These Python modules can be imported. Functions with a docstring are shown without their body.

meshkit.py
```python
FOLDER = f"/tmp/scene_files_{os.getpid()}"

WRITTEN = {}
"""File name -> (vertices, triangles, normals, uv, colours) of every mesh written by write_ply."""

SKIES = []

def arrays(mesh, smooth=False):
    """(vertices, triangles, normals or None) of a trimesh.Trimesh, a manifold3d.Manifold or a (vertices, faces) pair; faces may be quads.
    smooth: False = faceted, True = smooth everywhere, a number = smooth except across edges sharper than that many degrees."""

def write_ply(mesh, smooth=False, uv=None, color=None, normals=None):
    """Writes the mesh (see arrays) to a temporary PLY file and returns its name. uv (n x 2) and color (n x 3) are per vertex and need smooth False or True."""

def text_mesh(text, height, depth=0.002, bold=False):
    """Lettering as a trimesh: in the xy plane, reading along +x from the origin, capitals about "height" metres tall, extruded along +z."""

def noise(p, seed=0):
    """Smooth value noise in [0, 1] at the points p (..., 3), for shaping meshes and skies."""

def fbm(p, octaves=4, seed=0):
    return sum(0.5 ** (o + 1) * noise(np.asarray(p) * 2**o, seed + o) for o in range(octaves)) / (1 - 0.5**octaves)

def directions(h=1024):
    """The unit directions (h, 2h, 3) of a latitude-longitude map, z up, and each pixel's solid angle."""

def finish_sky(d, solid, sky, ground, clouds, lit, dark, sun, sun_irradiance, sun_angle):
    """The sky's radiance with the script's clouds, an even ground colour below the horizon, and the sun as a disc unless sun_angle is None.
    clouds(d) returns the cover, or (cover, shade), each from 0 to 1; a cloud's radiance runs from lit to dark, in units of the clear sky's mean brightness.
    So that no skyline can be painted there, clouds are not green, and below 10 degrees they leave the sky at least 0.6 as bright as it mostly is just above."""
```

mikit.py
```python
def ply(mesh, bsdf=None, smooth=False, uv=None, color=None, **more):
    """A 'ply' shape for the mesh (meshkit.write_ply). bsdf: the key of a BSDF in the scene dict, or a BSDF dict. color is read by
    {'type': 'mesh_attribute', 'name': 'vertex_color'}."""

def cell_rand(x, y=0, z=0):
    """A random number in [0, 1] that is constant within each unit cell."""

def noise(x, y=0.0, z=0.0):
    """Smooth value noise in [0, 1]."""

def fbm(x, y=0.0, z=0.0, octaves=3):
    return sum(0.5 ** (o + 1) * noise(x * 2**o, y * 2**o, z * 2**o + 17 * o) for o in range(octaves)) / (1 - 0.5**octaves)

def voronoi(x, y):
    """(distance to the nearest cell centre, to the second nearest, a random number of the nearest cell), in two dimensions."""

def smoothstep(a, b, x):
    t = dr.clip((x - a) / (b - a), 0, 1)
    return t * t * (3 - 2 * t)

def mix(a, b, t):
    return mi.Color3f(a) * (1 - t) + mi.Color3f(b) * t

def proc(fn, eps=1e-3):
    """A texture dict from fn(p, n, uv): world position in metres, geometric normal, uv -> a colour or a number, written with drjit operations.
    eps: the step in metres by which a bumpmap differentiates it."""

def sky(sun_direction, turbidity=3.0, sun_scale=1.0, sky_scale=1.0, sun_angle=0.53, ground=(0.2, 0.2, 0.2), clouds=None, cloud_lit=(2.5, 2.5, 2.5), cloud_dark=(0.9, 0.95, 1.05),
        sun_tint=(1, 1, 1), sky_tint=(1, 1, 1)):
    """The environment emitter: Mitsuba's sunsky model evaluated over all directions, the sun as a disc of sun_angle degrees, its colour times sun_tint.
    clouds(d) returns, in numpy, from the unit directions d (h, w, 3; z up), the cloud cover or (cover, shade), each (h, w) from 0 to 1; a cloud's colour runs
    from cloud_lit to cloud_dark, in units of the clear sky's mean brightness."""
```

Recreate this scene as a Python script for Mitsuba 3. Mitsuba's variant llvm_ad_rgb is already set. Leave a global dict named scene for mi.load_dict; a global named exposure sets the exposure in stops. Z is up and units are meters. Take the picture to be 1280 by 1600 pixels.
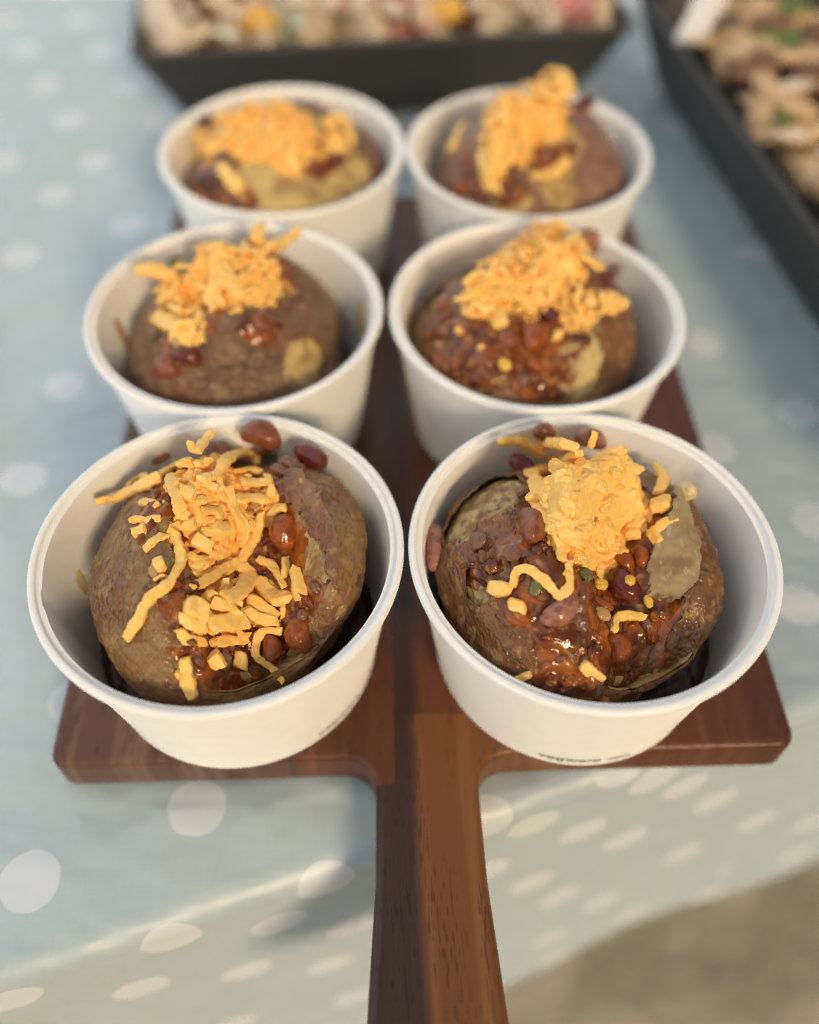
import math
import numpy as np, trimesh, mitsuba as mi, drjit as dr
import mikit, meshkit
from mikit import proc, noise, fbm, smoothstep, mix, voronoi, cell_rand

T = mi.ScalarTransform4f
scene, labels = {'type': 'scene'}, {}

# ------------------------------------------------------------------ camera, sky, exposure
PITCH, ROLL = math.radians(51.6806), 0.00775
CAM = np.array([0.0, 0.0, 0.3032])
FW = np.array([0, math.cos(PITCH), -math.sin(PITCH)])
_u0 = np.array([0, math.sin(PITCH), math.cos(PITCH)])
UP = math.cos(ROLL) * _u0 - math.sin(ROLL) * np.array([1.0, 0, 0])
scene['camera'] = {
    'type': 'thinlens', 'fov': 48.86, 'fov_axis': 'x', 'near_clip': 0.01, 'far_clip': 100.0,
    'aperture_radius': 0.0055, 'focus_distance': 0.272,
    'to_world': T().look_at(origin=CAM.tolist(), target=(CAM + FW).tolist(), up=UP.tolist()),
    'film': {'type': 'hdrfilm', 'width': 819, 'height': 1024},
}


def shaped_overcast(d):
    """a cloud layer shaped to light the scene: brighter at the left, darkened overhead"""
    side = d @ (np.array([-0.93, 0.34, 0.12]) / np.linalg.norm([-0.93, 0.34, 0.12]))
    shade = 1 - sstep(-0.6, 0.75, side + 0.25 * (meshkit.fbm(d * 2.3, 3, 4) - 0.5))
    return np.ones(d.shape[:2]), shade + (1 - shade) * 0.55 * sstep(0.35, 1.0, d[..., 2])        # darkened overhead, in place of an unseen canopy


def sstep(a, b, x):
    t = np.clip((np.asarray(x, float) - a) / (b - a), 0, 1)
    return t * t * (3 - 2 * t)


scene['sky_light'] = mikit.sky((0.36, -0.84, 0.50), turbidity=3, sun_scale=0.3, sun_angle=12, clouds=shaped_overcast,
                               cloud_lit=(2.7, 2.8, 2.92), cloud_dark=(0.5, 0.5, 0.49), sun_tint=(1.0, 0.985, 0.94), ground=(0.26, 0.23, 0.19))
exposure = 2.58

# ------------------------------------------------------------------ helpers
MM = 0.001
COUNT = {}


def numbered(key):
    COUNT[key] = COUNT.get(key, -1) + 1
    return key if COUNT[key] == 0 else f'{key}_{COUNT[key]:03d}'


def obj(name, mesh, bsdf, parent=None, smooth=40, **more):
    key = numbered(name if parent is None else parent + '__' + name)
    scene[key] = mikit.ply(mesh, bsdf, smooth=smooth, **more)
    return key


def thing(name, label, cat, group=None):
    key = numbered(name)
    tag(key, label, cat, group)
    return key


def tag(key, label=None, cat=None, group=None, kind=None):
    d = labels.setdefault(key, {})
    for k, v in (('label', label), ('category', cat), ('group', group), ('kind', kind)):
        if v:
            d[k] = v


def unit(v):
    v = np.asarray(v, float)
    return v / np.maximum(np.linalg.norm(v, axis=-1, keepdims=True), 1e-12)


def rgb(*c):
    return {'type': 'rgb', 'value': list(c)}


def fn3(seed, p, s, octaves=3):
    """signed fbm at points p (metres) with feature size s (metres)"""
    return meshkit.fbm(np.asarray(p) / s + 31.7 * (seed % 97), octaves, seed) * 2 - 1


def resample(pts, n):
    """Catmull-Rom through pts, n samples"""
    pts = np.asarray(pts, float)
    if len(pts) == 2:
        return pts[0] + (pts[1] - pts[0]) * np.linspace(0, 1, n)[:, None]
    P = np.vstack([2 * pts[0] - pts[1], pts, 2 * pts[-1] - pts[-2]])
    out = []
    for t in np.linspace(0, len(pts) - 1 - 1e-6, n):
        i, f = int(t), t - int(t)
        a, b, c, d = P[i:i + 4]
        out.append(0.5 * (2 * b + (c - a) * f + (2 * a - 5 * b + 4 * c - d) * f * f + (3 * b - a - 3 * c + d) * f ** 3))
    return np.array(out)


def ribbon(path, nrm, w, t, seed, rough=0.35, taper=(0.75, 0.75), step=0.0007, twist=0.0):
    """a ragged strip along path (metres): rounded-rectangle section w x t, nrm = the flat side's direction"""
    rng = np.random.default_rng(seed)
    path = np.asarray(path, float)
    L = np.linalg.norm(np.diff(path, axis=0), axis=1).sum()
    n = int(np.clip(L / step, 6, 70))
    c = resample(path, n)
    nn = unit(resample(nrm, n) if np.ndim(nrm) == 2 else np.repeat(np.asarray(nrm, float)[None], n, 0))
    tan = unit(np.gradient(c, axis=0))
    side = unit(np.cross(tan, nn))
    up = np.cross(side, tan)
    if twist:
        a = np.linspace(0, twist, n)[:, None]
        side, up = side * np.cos(a) + up * np.sin(a), up * np.cos(a) - side * np.sin(a)
    s = np.linspace(0, 1, n)
    prof = 1 + 0.22 * (meshkit.noise(np.stack([s * L / 0.004, 0 * s, 0 * s + seed % 131], -1)) - 0.5) * 2
    prof *= 1 - (1 - taper[0]) * np.exp(-s * L / 0.0022) - (1 - taper[1]) * np.exp(-(1 - s) * L / 0.0022)
    K = 16
    th = np.linspace(0, 2 * np.pi, K, endpoint=False)
    cs = np.sign(np.cos(th)) * np.abs(np.cos(th)) ** 0.38
    sn = np.sign(np.sin(th)) * np.abs(np.sin(th)) ** 0.45
    ring = c[:, None] + side[:, None] * (cs * w / 2)[None, :, None] * prof[:, None, None] + up[:, None] * (sn * t / 2)[None, :, None] * (0.6 + 0.4 * prof[:, None, None])
    skew = rng.uniform(-0.5, 0.5, 2) * w
    ring[0] += tan[0] * (cs * skew[0] * 0.5)[:, None]
    ring[-1] += tan[-1] * (cs * skew[1] * 0.5)[:, None]
    v = ring.reshape(-1, 3)
    i = np.arange(n - 1)[:, None] * K
    j = np.arange(K)[None]
    a, b = i + j, i + (j + 1) % K
    f = np.concatenate([np.stack([a, b, b + K], -1).reshape(-1, 3), np.stack([a, b + K, a + K], -1).reshape(-1, 3)])
    e0, e1 = len(v), len(v) + 1
    v = np.vstack([v, c[0] - tan[0] * t * 0.12, c[-1] + tan[-1] * t * 0.12])
    jj = np.arange(K)
    f = np.vstack([f, np.stack([np.full(K, e0), (jj + 1) % K, jj], -1), np.stack([np.full(K, e1), (n - 1) * K + jj, (n - 1) * K + (jj + 1) % K], -1)])
    m = trimesh.Trimesh(v, f, process=False)
    d = np.stack([fn3(seed + k, v, 0.0016, 2) for k in range(3)], -1) * rough * MM
    m.vertices = v + d * 1.6
    m.fix_normals()
    return m


def blob(center, axes3, seed, amp=0.18, feat=0.5, sub=3, crag=0.0):
    """a lump: axes3 = three vectors"""
    s = trimesh.creation.icosphere(subdivisions=sub)
    n = np.array(s.vertices)
    r = 1 + amp * (meshkit.fbm(n / feat + 13.1 * (seed % 71), 3, seed) * 2 - 1)
    if crag:
        r += crag * (np.abs(meshkit.fbm(n / feat * 2.2 + 7.7, 3, seed + 5) * 2 - 1) - 0.25)
    v = (n * r[:, None]) @ np.asarray(axes3, float) + center
    return trimesh.Trimesh(v, s.faces, process=False)


def bean(p0, p1, w, nrm, seed, bend=0.16):
    rng = np.random.default_rng(seed)
    p0, p1 = np.asarray(p0, float), np.asarray(p1, float)
    ax = p1 - p0
    L = max(np.linalg.norm(ax), w * 1.05)
    ax = unit(ax)
    up = unit(np.asarray(nrm, float) - ax * np.dot(nrm, ax))
    sd = np.cross(ax, up)
    s = trimesh.creation.icosphere(subdivisions=4)
    n = np.array(s.vertices)
    x = np.sign(n[:, 0]) * np.abs(n[:, 0]) ** 0.9
    k = bend * (1 if rng.random() < 0.5 else -1)
    y = n[:, 1] + k * (1 - 2 * x * x) * 1.0
    r = 1 + 0.07 * fn3(seed, n, 0.8, 2) - 0.05 * np.abs(fn3(seed + 3, n * np.array([0.5, 1, 1]), 0.3, 2))
    dent = 1 - 0.12 * np.exp(-(x / 0.35) ** 2 - ((n[:, 1] + np.sign(k)) / 0.5) ** 2)
    v = (p0 + p1) / 2 + ax * (x * r * L / 2)[:, None] + sd * (y * r * dent * w / 2)[:, None] + up * (n[:, 2] * r * w * 0.45)[:, None]
    return trimesh.Trimesh(v, s.faces, process=False)


def lathe(profile, seg=128, closed=False):
    pr = np.asarray(profile, float)
    th = np.linspace(0, 2 * np.pi, seg, endpoint=False)
    v = np.stack([pr[:, 0][:, None] * np.cos(th), pr[:, 0][:, None] * np.sin(th), np.repeat(pr[:, 1][:, None], seg, 1)], -1).reshape(-1, 3)
    f = []
    m = len(pr)
    for i in range(m if closed else m - 1):
        a = i * seg + np.arange(seg)
        b = i * seg + (np.arange(seg) + 1) % seg
        i2 = (i + 1) % m
        c = i2 * seg + np.arange(seg)
        d = i2 * seg + (np.arange(seg) + 1) % seg
        f += [np.stack([a, b, d], -1), np.stack([a, d, c], -1)]
    return trimesh.Trimesh(v, np.vstack(f), process=False)


# ------------------------------------------------------------------ where the six bowls stand, and their potatoes
BOARD_TOP = 0.018
BOWLS = [(-0.0591, 0.1642), (0.0572, 0.1662), (-0.0684, 0.2792), (0.0489, 0.2811), (-0.0612, 0.3974), (0.0545, 0.3975)]
RIM_H, RIM_R, BASE_R = 0.0598, 0.0575, 0.0468


def inner_r(z):
    """inside radius of a bowl at height z above the board"""
    return BASE_R - 0.0012 + (0.0547 - BASE_R) * np.clip(z / RIM_H, 0, 1.0)


POT = [  # centre mm, half axes mm, cleft angle deg, cleft depth mm, cleft width (unit), opening mm, seed
    dict(c=(2, 0, 36), a=(39, 48, 35), rot=16, deep=25, wide=0.27, open=8, s0=0.16, seed=3, dents=[((0.66, -0.72, -0.1), 0.5, 0.26), ((-0.75, -0.5, -0.2), 0.4, 0.08)]),
    dict(c=(-3, -1, 35), a=(42, 48, 34), rot=12, deep=22, wide=0.24, open=7, s0=0.26, seed=11, dents=[((0.5, -0.85, -0.15), 0.42, 0.20)]),
    dict(c=(-1, -1, 36), a=(42, 47, 35), rot=-70, deep=8, wide=0.25, open=1, seed=23),
    dict(c=(-3, 0, 35), a=(43, 48, 35), rot=20, deep=10, wide=0.3, open=3, seed=31),
    dict(c=(0, 0, 34), a=(47, 48, 35), rot=60, deep=9, wide=0.35, open=3, seed=43),
    dict(c=(2, -1, 36), a=(43, 46, 38), rot=25, deep=12, wide=0.3, open=3, seed=59),
]


def keep_in(i, p, lift=0.0):
    """squeezes points (metres, relative to bowl i on the board) into the bowl; deeper layers stay deeper"""
    p = np.array(p)
    extra = np.clip(0.0035 - np.asarray(lift, float), 0, 0.006)
    p[..., 2] = np.maximum(p[..., 2], 0.004 + 0.3 * extra)
    r = np.hypot(p[..., 0], p[..., 1])
    lim = inner_r(p[..., 2]) - 0.0008 - 0.8 * extra
    k = np.where((p[..., 2] < RIM_H + 0.004) & (r > lim), lim / np.maximum(r, 1e-9), 1.0)
    p[..., 0] *= k
    p[..., 1] *= k
    return p


def cleft_coords(i, n):
    a = math.radians(POT[i]['rot'])
    s = n[..., 0] * math.cos(a) + n[..., 1] * math.sin(a) - POT[i].get('s0', 0.0)
    y = -n[..., 0] * math.sin(a) + n[..., 1] * math.cos(a)
    return s, y


def surf(i, n, lift=0.0):
    """the potato of bowl i: point for the unit direction n, raised by lift metres; relative to the bowl's centre on the board"""
    P = POT[i]
    n = np.asarray(n, float)
    ax = np.array(P['a']) * MM
    sd = P['seed']
    r = 1 + 0.10 * (meshkit.fbm(n * 1.3 + sd, 2, sd) * 2 - 1) + 0.035 * (meshkit.fbm(n * 4 + sd, 2, sd + 1) * 2 - 1)
    r += 0.022 * (np.abs(meshkit.fbm(n * np.array([9, 9, 5]) + sd, 2, sd + 2) * 2 - 1) - 0.2)
    for d, wd, dp in P.get('dents', []):
        r = r - dp * np.exp(-(np.arccos(np.clip(n @ unit(d), -1, 1)) / wd) ** 2)
    p = n * ax * r[..., None]
    s, y = cleft_coords(i, n)
    wob = s + 0.09 * (meshkit.fbm(n * 3.1 + sd * 2, 2, sd + 3) * 2 - 1)
    along = 1 - sstep(0.78, 0.99, np.abs(y))
    top = sstep(-0.1, 0.5, n[..., 2])
    val = np.exp(-(wob / P['wide']) ** 2) * along * top
    p[..., 2] -= P['deep'] * MM * val * (1 - (0.65 if i < 2 else 0.0) * sstep(-0.1, 0.55, y))
    a = math.radians(P['rot'])
    out = P['open'] * MM * np.tanh(wob / 0.2) * top * along
    p[..., 0] += out * math.cos(a)
    p[..., 1] += out * math.sin(a)
    lift = np.asarray(lift, float)
    p = p + n * lift[..., None]
    return keep_in(i, p + np.array(P['c']) * MM, lift)


def chart(poly):
    """tangent chart round the mean of directions: function n -> (x, y), and the polygon in it"""
    poly = unit(poly)
    m = unit(poly.mean(0))
    e1 = unit(np.cross(m, [0.3, 0.1, 0.9] if abs(m[2]) < 0.95 else [0, 1, 0]))
    e2 = np.cross(m, e1)

    def to(n):
        d = np.maximum(n @ m, 1e-3)
        q = np.stack([n @ e1, n @ e2], -1) / d[..., None]
        return np.where((n @ m)[..., None] > 0.15, q, 99.0)
    return to, to(poly)


def poly_dist(poly, n):
    """signed distance (inside positive) of directions n to a polygon of directions, in the tangent chart (about radians)"""
    import shapely
    to, q = chart(poly)
    pg = shapely.Polygon(q).buffer(0)
    pts = shapely.points(to(n))
    d = shapely.distance(pts, pg.boundary)
    return np.where(shapely.contains(pg, pts), d, -d)


def sphere_patch(mask_fn, sub=5, fine=1):
    """the faces of a sphere where mask_fn(n) > 0, refined: (directions, faces)"""
    s = trimesh.creation.icosphere(subdivisions=sub)
    v = np.array(s.vertices)
    keep = (mask_fn(v) > 0)[s.faces].any(1)
    m = trimesh.Trimesh(v, s.faces[keep], process=False)
    m.remove_unreferenced_vertices()
    for _ in range(fine):
        m = m.subdivide()
    return unit(m.vertices), np.array(m.faces)


DATA = {
 0: {"heaps":[[12,[[-0.288,0.391,0.874],[-0.229,0.687,0.689],[-0.113,0.884,0.454],[0.099,0.597,0.796],[0.193,0.356,0.914],[0.199,0.233,0.952],[0.167,0.127,0.978],[0.148,-0.039,0.988],[0.017,-0.224,0.974],[-0.094,-0.062,0.994],[-0.178,-0.002,0.984],[-0.24,0.141,0.961]]],[12,[[0.012,-0.294,0.956],[0.105,-0.057,0.993],[0.196,-0.084,0.977],[0.299,-0.222,0.928],[0.333,-0.373,0.866],[0.245,-0.475,0.845],[0.121,-0.562,0.818],[-0.012,-0.566,0.824],[0.01,-0.438,0.899]]]],"shreds":[[4.2,[[-43.9,20.9,55.0],[-37.9,24.2,53.5],[-28.0,23.7,60.4],[-20.6,21.5,66.9]],[-0.61,0.47,0.58]],[3.0,[[-23.9,30.2,57.9],[-21.1,38.2,53.4],[-9.3,21.9,75.2]],[-0.32,0.59,0.67]],[3.5,[[-7.7,25.3,75.0],[-7.1,33.2,71.7],[-4.9,37.3,71.7]],[-0.08,0.5,0.86]],[2.6,[[-10.1,28.0,76.2],[-9.3,28.0,72.8]],[-0.1,0.45,0.89]],[3.0,[[-21.4,-33.9,61.0],[-18.5,-31.0,64.1],[-14.7,-25.4,68.6],[-9.8,-20.8,69.6],[-8.2,-11.3,67.7],[-11.1,-2.6,67.3],[-13.3,-0.1,68.6]],[-0.2,-0.31,0.88]],[4.0,[[-17.3,22.8,66.4],[-11.5,8.1,73.9],[-8.9,1.9,70.7]],[-0.17,0.23,0.93]],[3.1,[[-25.1,3.4,68.8],[-20.6,2.4,69.2],[-16.2,3.1,69.4]],[-0.36,0.1,0.92]],[5.0,[[-23.7,-1.6,68.0],[-19.8,-1.4,69.6]],[-0.4,0.01,0.92]],[3.3,[[-19.1,-8.5,69.0],[-16.8,-5.5,69.6],[-14.4,-2.2,68.0]],[-0.28,-0.07,0.96]],[3.7,[[-4.7,13.7,75.3],[-1.2,18.6,72.3],[0.4,28.3,68.4],[-0.5,48.1,49.0],[2.8,49.6,45.2]],[-0.02,0.58,0.69]],[3.5,[[-1.3,18.9,71.5],[0.2,14.1,69.2],[2.6,13.4,65.5]],[0.04,0.26,0.96]],[3.3,[[-1.8,48.4,49.6],[4.3,49.5,46.4],[5.4,44.2,47.6]],[-0.02,0.91,0.39]],[3.0,[[3.2,24.1,67.2],[6.2,31.1,60.1],[10.0,29.9,59.7]],[0.07,0.51,0.85]],[3.6,[[5.1,21.5,65.6],[9.2,23.7,62.2],[13.8,25.2,61.3]],[0.12,0.41,0.9]],[3.8,[[3.1,13.8,65.6],[8.0,17.7,61.8],[14.2,19.0,59.4]],[0.13,0.3,0.94]],[3.0,[[12.2,28.2,60.6],[14.3,23.1,61.1],[14.2,19.5,59.7]],[0.17,0.43,0.88]],[3.8,[[14.6,14.0,57.2],[17.1,15.5,59.3],[19.9,14.2,60.9]],[0.24,0.25,0.94]],[3.5,[[2.5,17.1,68.4],[3.2,13.1,65.9],[5.2,10.2,61.0],[6.2,7.3,57.0]],[0.09,0.21,0.97]],[3.5,[[5.1,11.4,61.1],[6.6,8.8,56.8],[5.7,3.9,54.4]],[0.11,0.15,0.98]],[3.2,[[11.5,14.7,57.7],[10.7,9.5,54.6],[7.8,4.0,52.8],[5.9,-0.7,52.2]],[0.15,0.13,0.97]],[3.4,[[-3.5,5.1,70.8],[-0.9,7.4,68.0],[0.9,7.6,64.9]],[0.02,0.13,0.99]],[5.1,[[-1.1,2.7,66.5],[0.6,3.2,63.6],[2.4,5.5,61.6]],[0.05,0.08,1.0]],[5.1,[[-6.2,-1.8,65.8],[-2.9,-2.9,64.4],[-1.4,-3.2,62.9]],[-0.01,-0.02,1.0]],[4.5,[[-8.9,0.7,69.0],[-5.6,1.4,69.0]],[-0.07,0.05,1.0]],[3.3,[[-7.8,-6.8,64.5],[-3.6,-7.9,62.2]],[-0.03,-0.11,0.99]],[3.7,[[-4.2,-19.3,65.6],[-1.1,-12.9,60.3],[2.7,-4.9,54.9],[5.9,-0.7,52.2]],[0.07,-0.15,0.98]],[5.1,[[5.9,-1.3,51.5],[8.5,-4.7,50.2],[8.3,-14.8,56.8],[4.8,-20.6,61.6]],[0.15,-0.16,0.97]],[5.8,[[-4.5,-26.5,66.6],[-1.8,-25.7,64.4],[1.4,-26.7,63.0]],[0.06,-0.43,0.9]],[4.2,[[-6.1,-29.2,65.7],[-2.3,-30.0,63.0],[0.5,-29.8,60.6]],[0.04,-0.5,0.86]],[6.0,[[1.4,-28.9,60.4],[6.0,-25.9,57.6],[10.5,-23.1,53.1]],[0.16,-0.42,0.89]],[3.2,[[-6.5,-32.1,63.4],[-4.2,-33.4,60.5],[-0.0,-31.7,55.6]],[0.03,-0.59,0.81]],[4.3,[[1.8,-21.8,62.4],[5.0,-22.5,61.4],[7.8,-21.6,59.1]],[0.14,-0.34,0.93]],[4.5,[[10.5,-16.2,54.9],[14.0,-16.4,50.9],[18.5,-18.3,48.7]],[0.26,-0.3,0.92]],[3.4,[[10.5,-20.0,55.7],[13.5,-20.7,51.7],[19.3,-20.0,48.2]],[0.26,-0.35,0.9]],[3.3,[[1.3,-31.1,54.4],[5.6,-27.7,49.8],[10.3,-25.4,45.9]],[0.18,-0.51,0.84]],[2.5,[[20.6,-22.6,47.1],[14.8,-22.6,47.0],[12.7,-26.3,45.2],[13.6,-30.2,44.0],[17.3,-31.3,40.2],[21.5,-36.7,41.0]],[0.34,-0.54,0.74]],[4.6,[[2.0,-34.5,53.5],[4.0,-36.3,49.9]],[0.16,-0.64,0.75]],[4.7,[[8.9,-30.0,47.1],[8.9,-34.3,45.4]],[0.25,-0.58,0.77]],[3.9,[[-4.4,-38.3,58.1],[-3.8,-42.9,54.2],[-1.9,-47.3,51.1]],[0.02,-0.8,0.58]],[2.1,[[-6.6,-42.1,57.0],[-5.7,-42.7,56.0]],[-0.02,-0.79,0.61]],[2.9,[[10.8,1.7,50.8],[15.9,-0.9,50.4],[20.5,-9.8,51.8]],[0.26,-0.07,0.96]],[4.8,[[23.9,-5.2,55.4],[26.5,-15.8,54.5]],[0.4,-0.22,0.88]],[2.6,[[20.0,0.9,52.6],[20.4,-3.3,52.3],[20.0,-6.5,51.8]],[0.32,-0.08,0.94]],[6.3,[[11.2,-4.8,48.8],[16.0,-10.6,49.3],[21.8,-14.1,51.5]],[0.28,-0.19,0.94]],[2.3,[[20.4,-14.7,50.1],[20.6,-18.9,48.2]],[0.34,-0.33,0.88]],[3.8,[[-14.8,-11.6,68.8],[-12.3,-15.9,69.3]],[-0.2,-0.23,0.95]],[1.6,[[-14.6,-18.8,68.8],[-11.6,-17.5,68.9]],[-0.18,-0.32,0.93]],[3.5,[[-25.5,14.8,62.8],[-18.3,8.3,69.1]],[-0.41,0.28,0.85]],[4.5,[[-10.4,10.4,74.4],[-6.1,7.9,73.9]],[-0.08,0.17,0.98]],[2.3,[[-7.1,19.6,75.7],[-5.3,21.5,74.4]],[-0.05,0.34,0.94]],[1.8,[[-34.5,27.7,55.5],[-30.5,31.9,55.3],[-22.0,20.7,64.8]],[-0.55,0.56,0.59]]],"beans":[[9.1,[[1.4,47.3,61.9],[15.8,44.5,58.7]],[0.0,-0.71,0.71],"brown"],[8.7,[[20.4,42.2,58.4],[31.5,34.7,58.6]],[0.4,0.69,0.6],"dark"],[8.8,[[19.4,11.4,59.5],[19.9,3.6,54.9]],[0.29,0.12,0.95],"orange"],[8.4,[[25.2,-20.1,50.4],[26.8,-26.9,43.0]],[0.45,-0.46,0.77],"orange"],[6.2,[[17.0,-24.1,44.9],[17.2,-29.2,42.4]],[0.33,-0.49,0.8],"orange"],[7.8,[[-9.9,48.1,50.2],[-3.9,47.0,50.5]],[-0.21,0.9,0.38],"brown"],[5.9,[[26.2,18.0,61.3],[31.2,9.7,62.1]],[0.5,0.25,0.83],"brown"]],"flesh":[[0.14,[0.488,-0.289,0.823]],[0.1,[0.487,-0.086,0.869]],[0.11,[0.497,-0.191,0.846]],[0.1,[0.498,-0.345,0.796]]],"sauce":[[0.22,[-0.275,0.853,0.444]],[0.2,[-0.346,0.428,0.835]],[0.25,[-0.027,0.362,0.932]],[0.25,[0.066,0.057,0.996]],[0.2,[0.183,0.132,0.974]],[0.25,[0.304,-0.43,0.85]],[0.2,[0.418,-0.423,0.804]],[0.18,[-0.087,-0.249,0.964]],[0.25,[0.234,-0.545,0.805]],[0.25,[0.331,-0.603,0.726]],[0.25,[0.139,-0.617,0.775]],[0.3,[-0.013,-0.334,0.942]],[0.3,[0.05,-0.521,0.852]],[0.2,[0.297,-0.721,0.626]],[0.2,[0.209,-0.758,0.618]],[0.2,[-0.426,0.158,0.891]],[0.2,[0.187,0.597,0.78]]],"flaps":[[1.6,[[0.179,0.539,0.823],[0.289,0.497,0.818],[0.454,0.318,0.832],[0.58,0.034,0.814],[0.644,-0.195,0.739],[0.636,-0.343,0.691],[0.556,-0.226,0.8],[0.494,-0.047,0.868],[0.393,0.125,0.911],[0.273,0.282,0.92]],"skin_red"]],"bits":[[5.2,[9.0,49.5,46.7],[0.1,0.95,0.3],"green"],[3.6,[9.7,16.4,59.7],[0.14,0.29,0.95],"onion"],[3.0,[24.8,22.4,64.8],[0.37,0.39,0.84],"onion"],[3.3,[10.4,-35.3,42.1],[0.3,-0.66,0.69],"onion"],[3.2,[-11.8,-12.9,68.9],[-0.16,-0.21,0.96],"green"],[2.4,[13.5,5.2,51.7],[0.22,0.09,0.97],"onion"],[7.9,[6.3,50.5,47.6],[0.06,0.95,0.3],"meat"],[7.3,[19.2,33.1,61.6],[0.25,0.6,0.76],"meat"],[6.1,[16.5,29.7,61.8],[0.21,0.54,0.82],"meat"]]},
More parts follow.
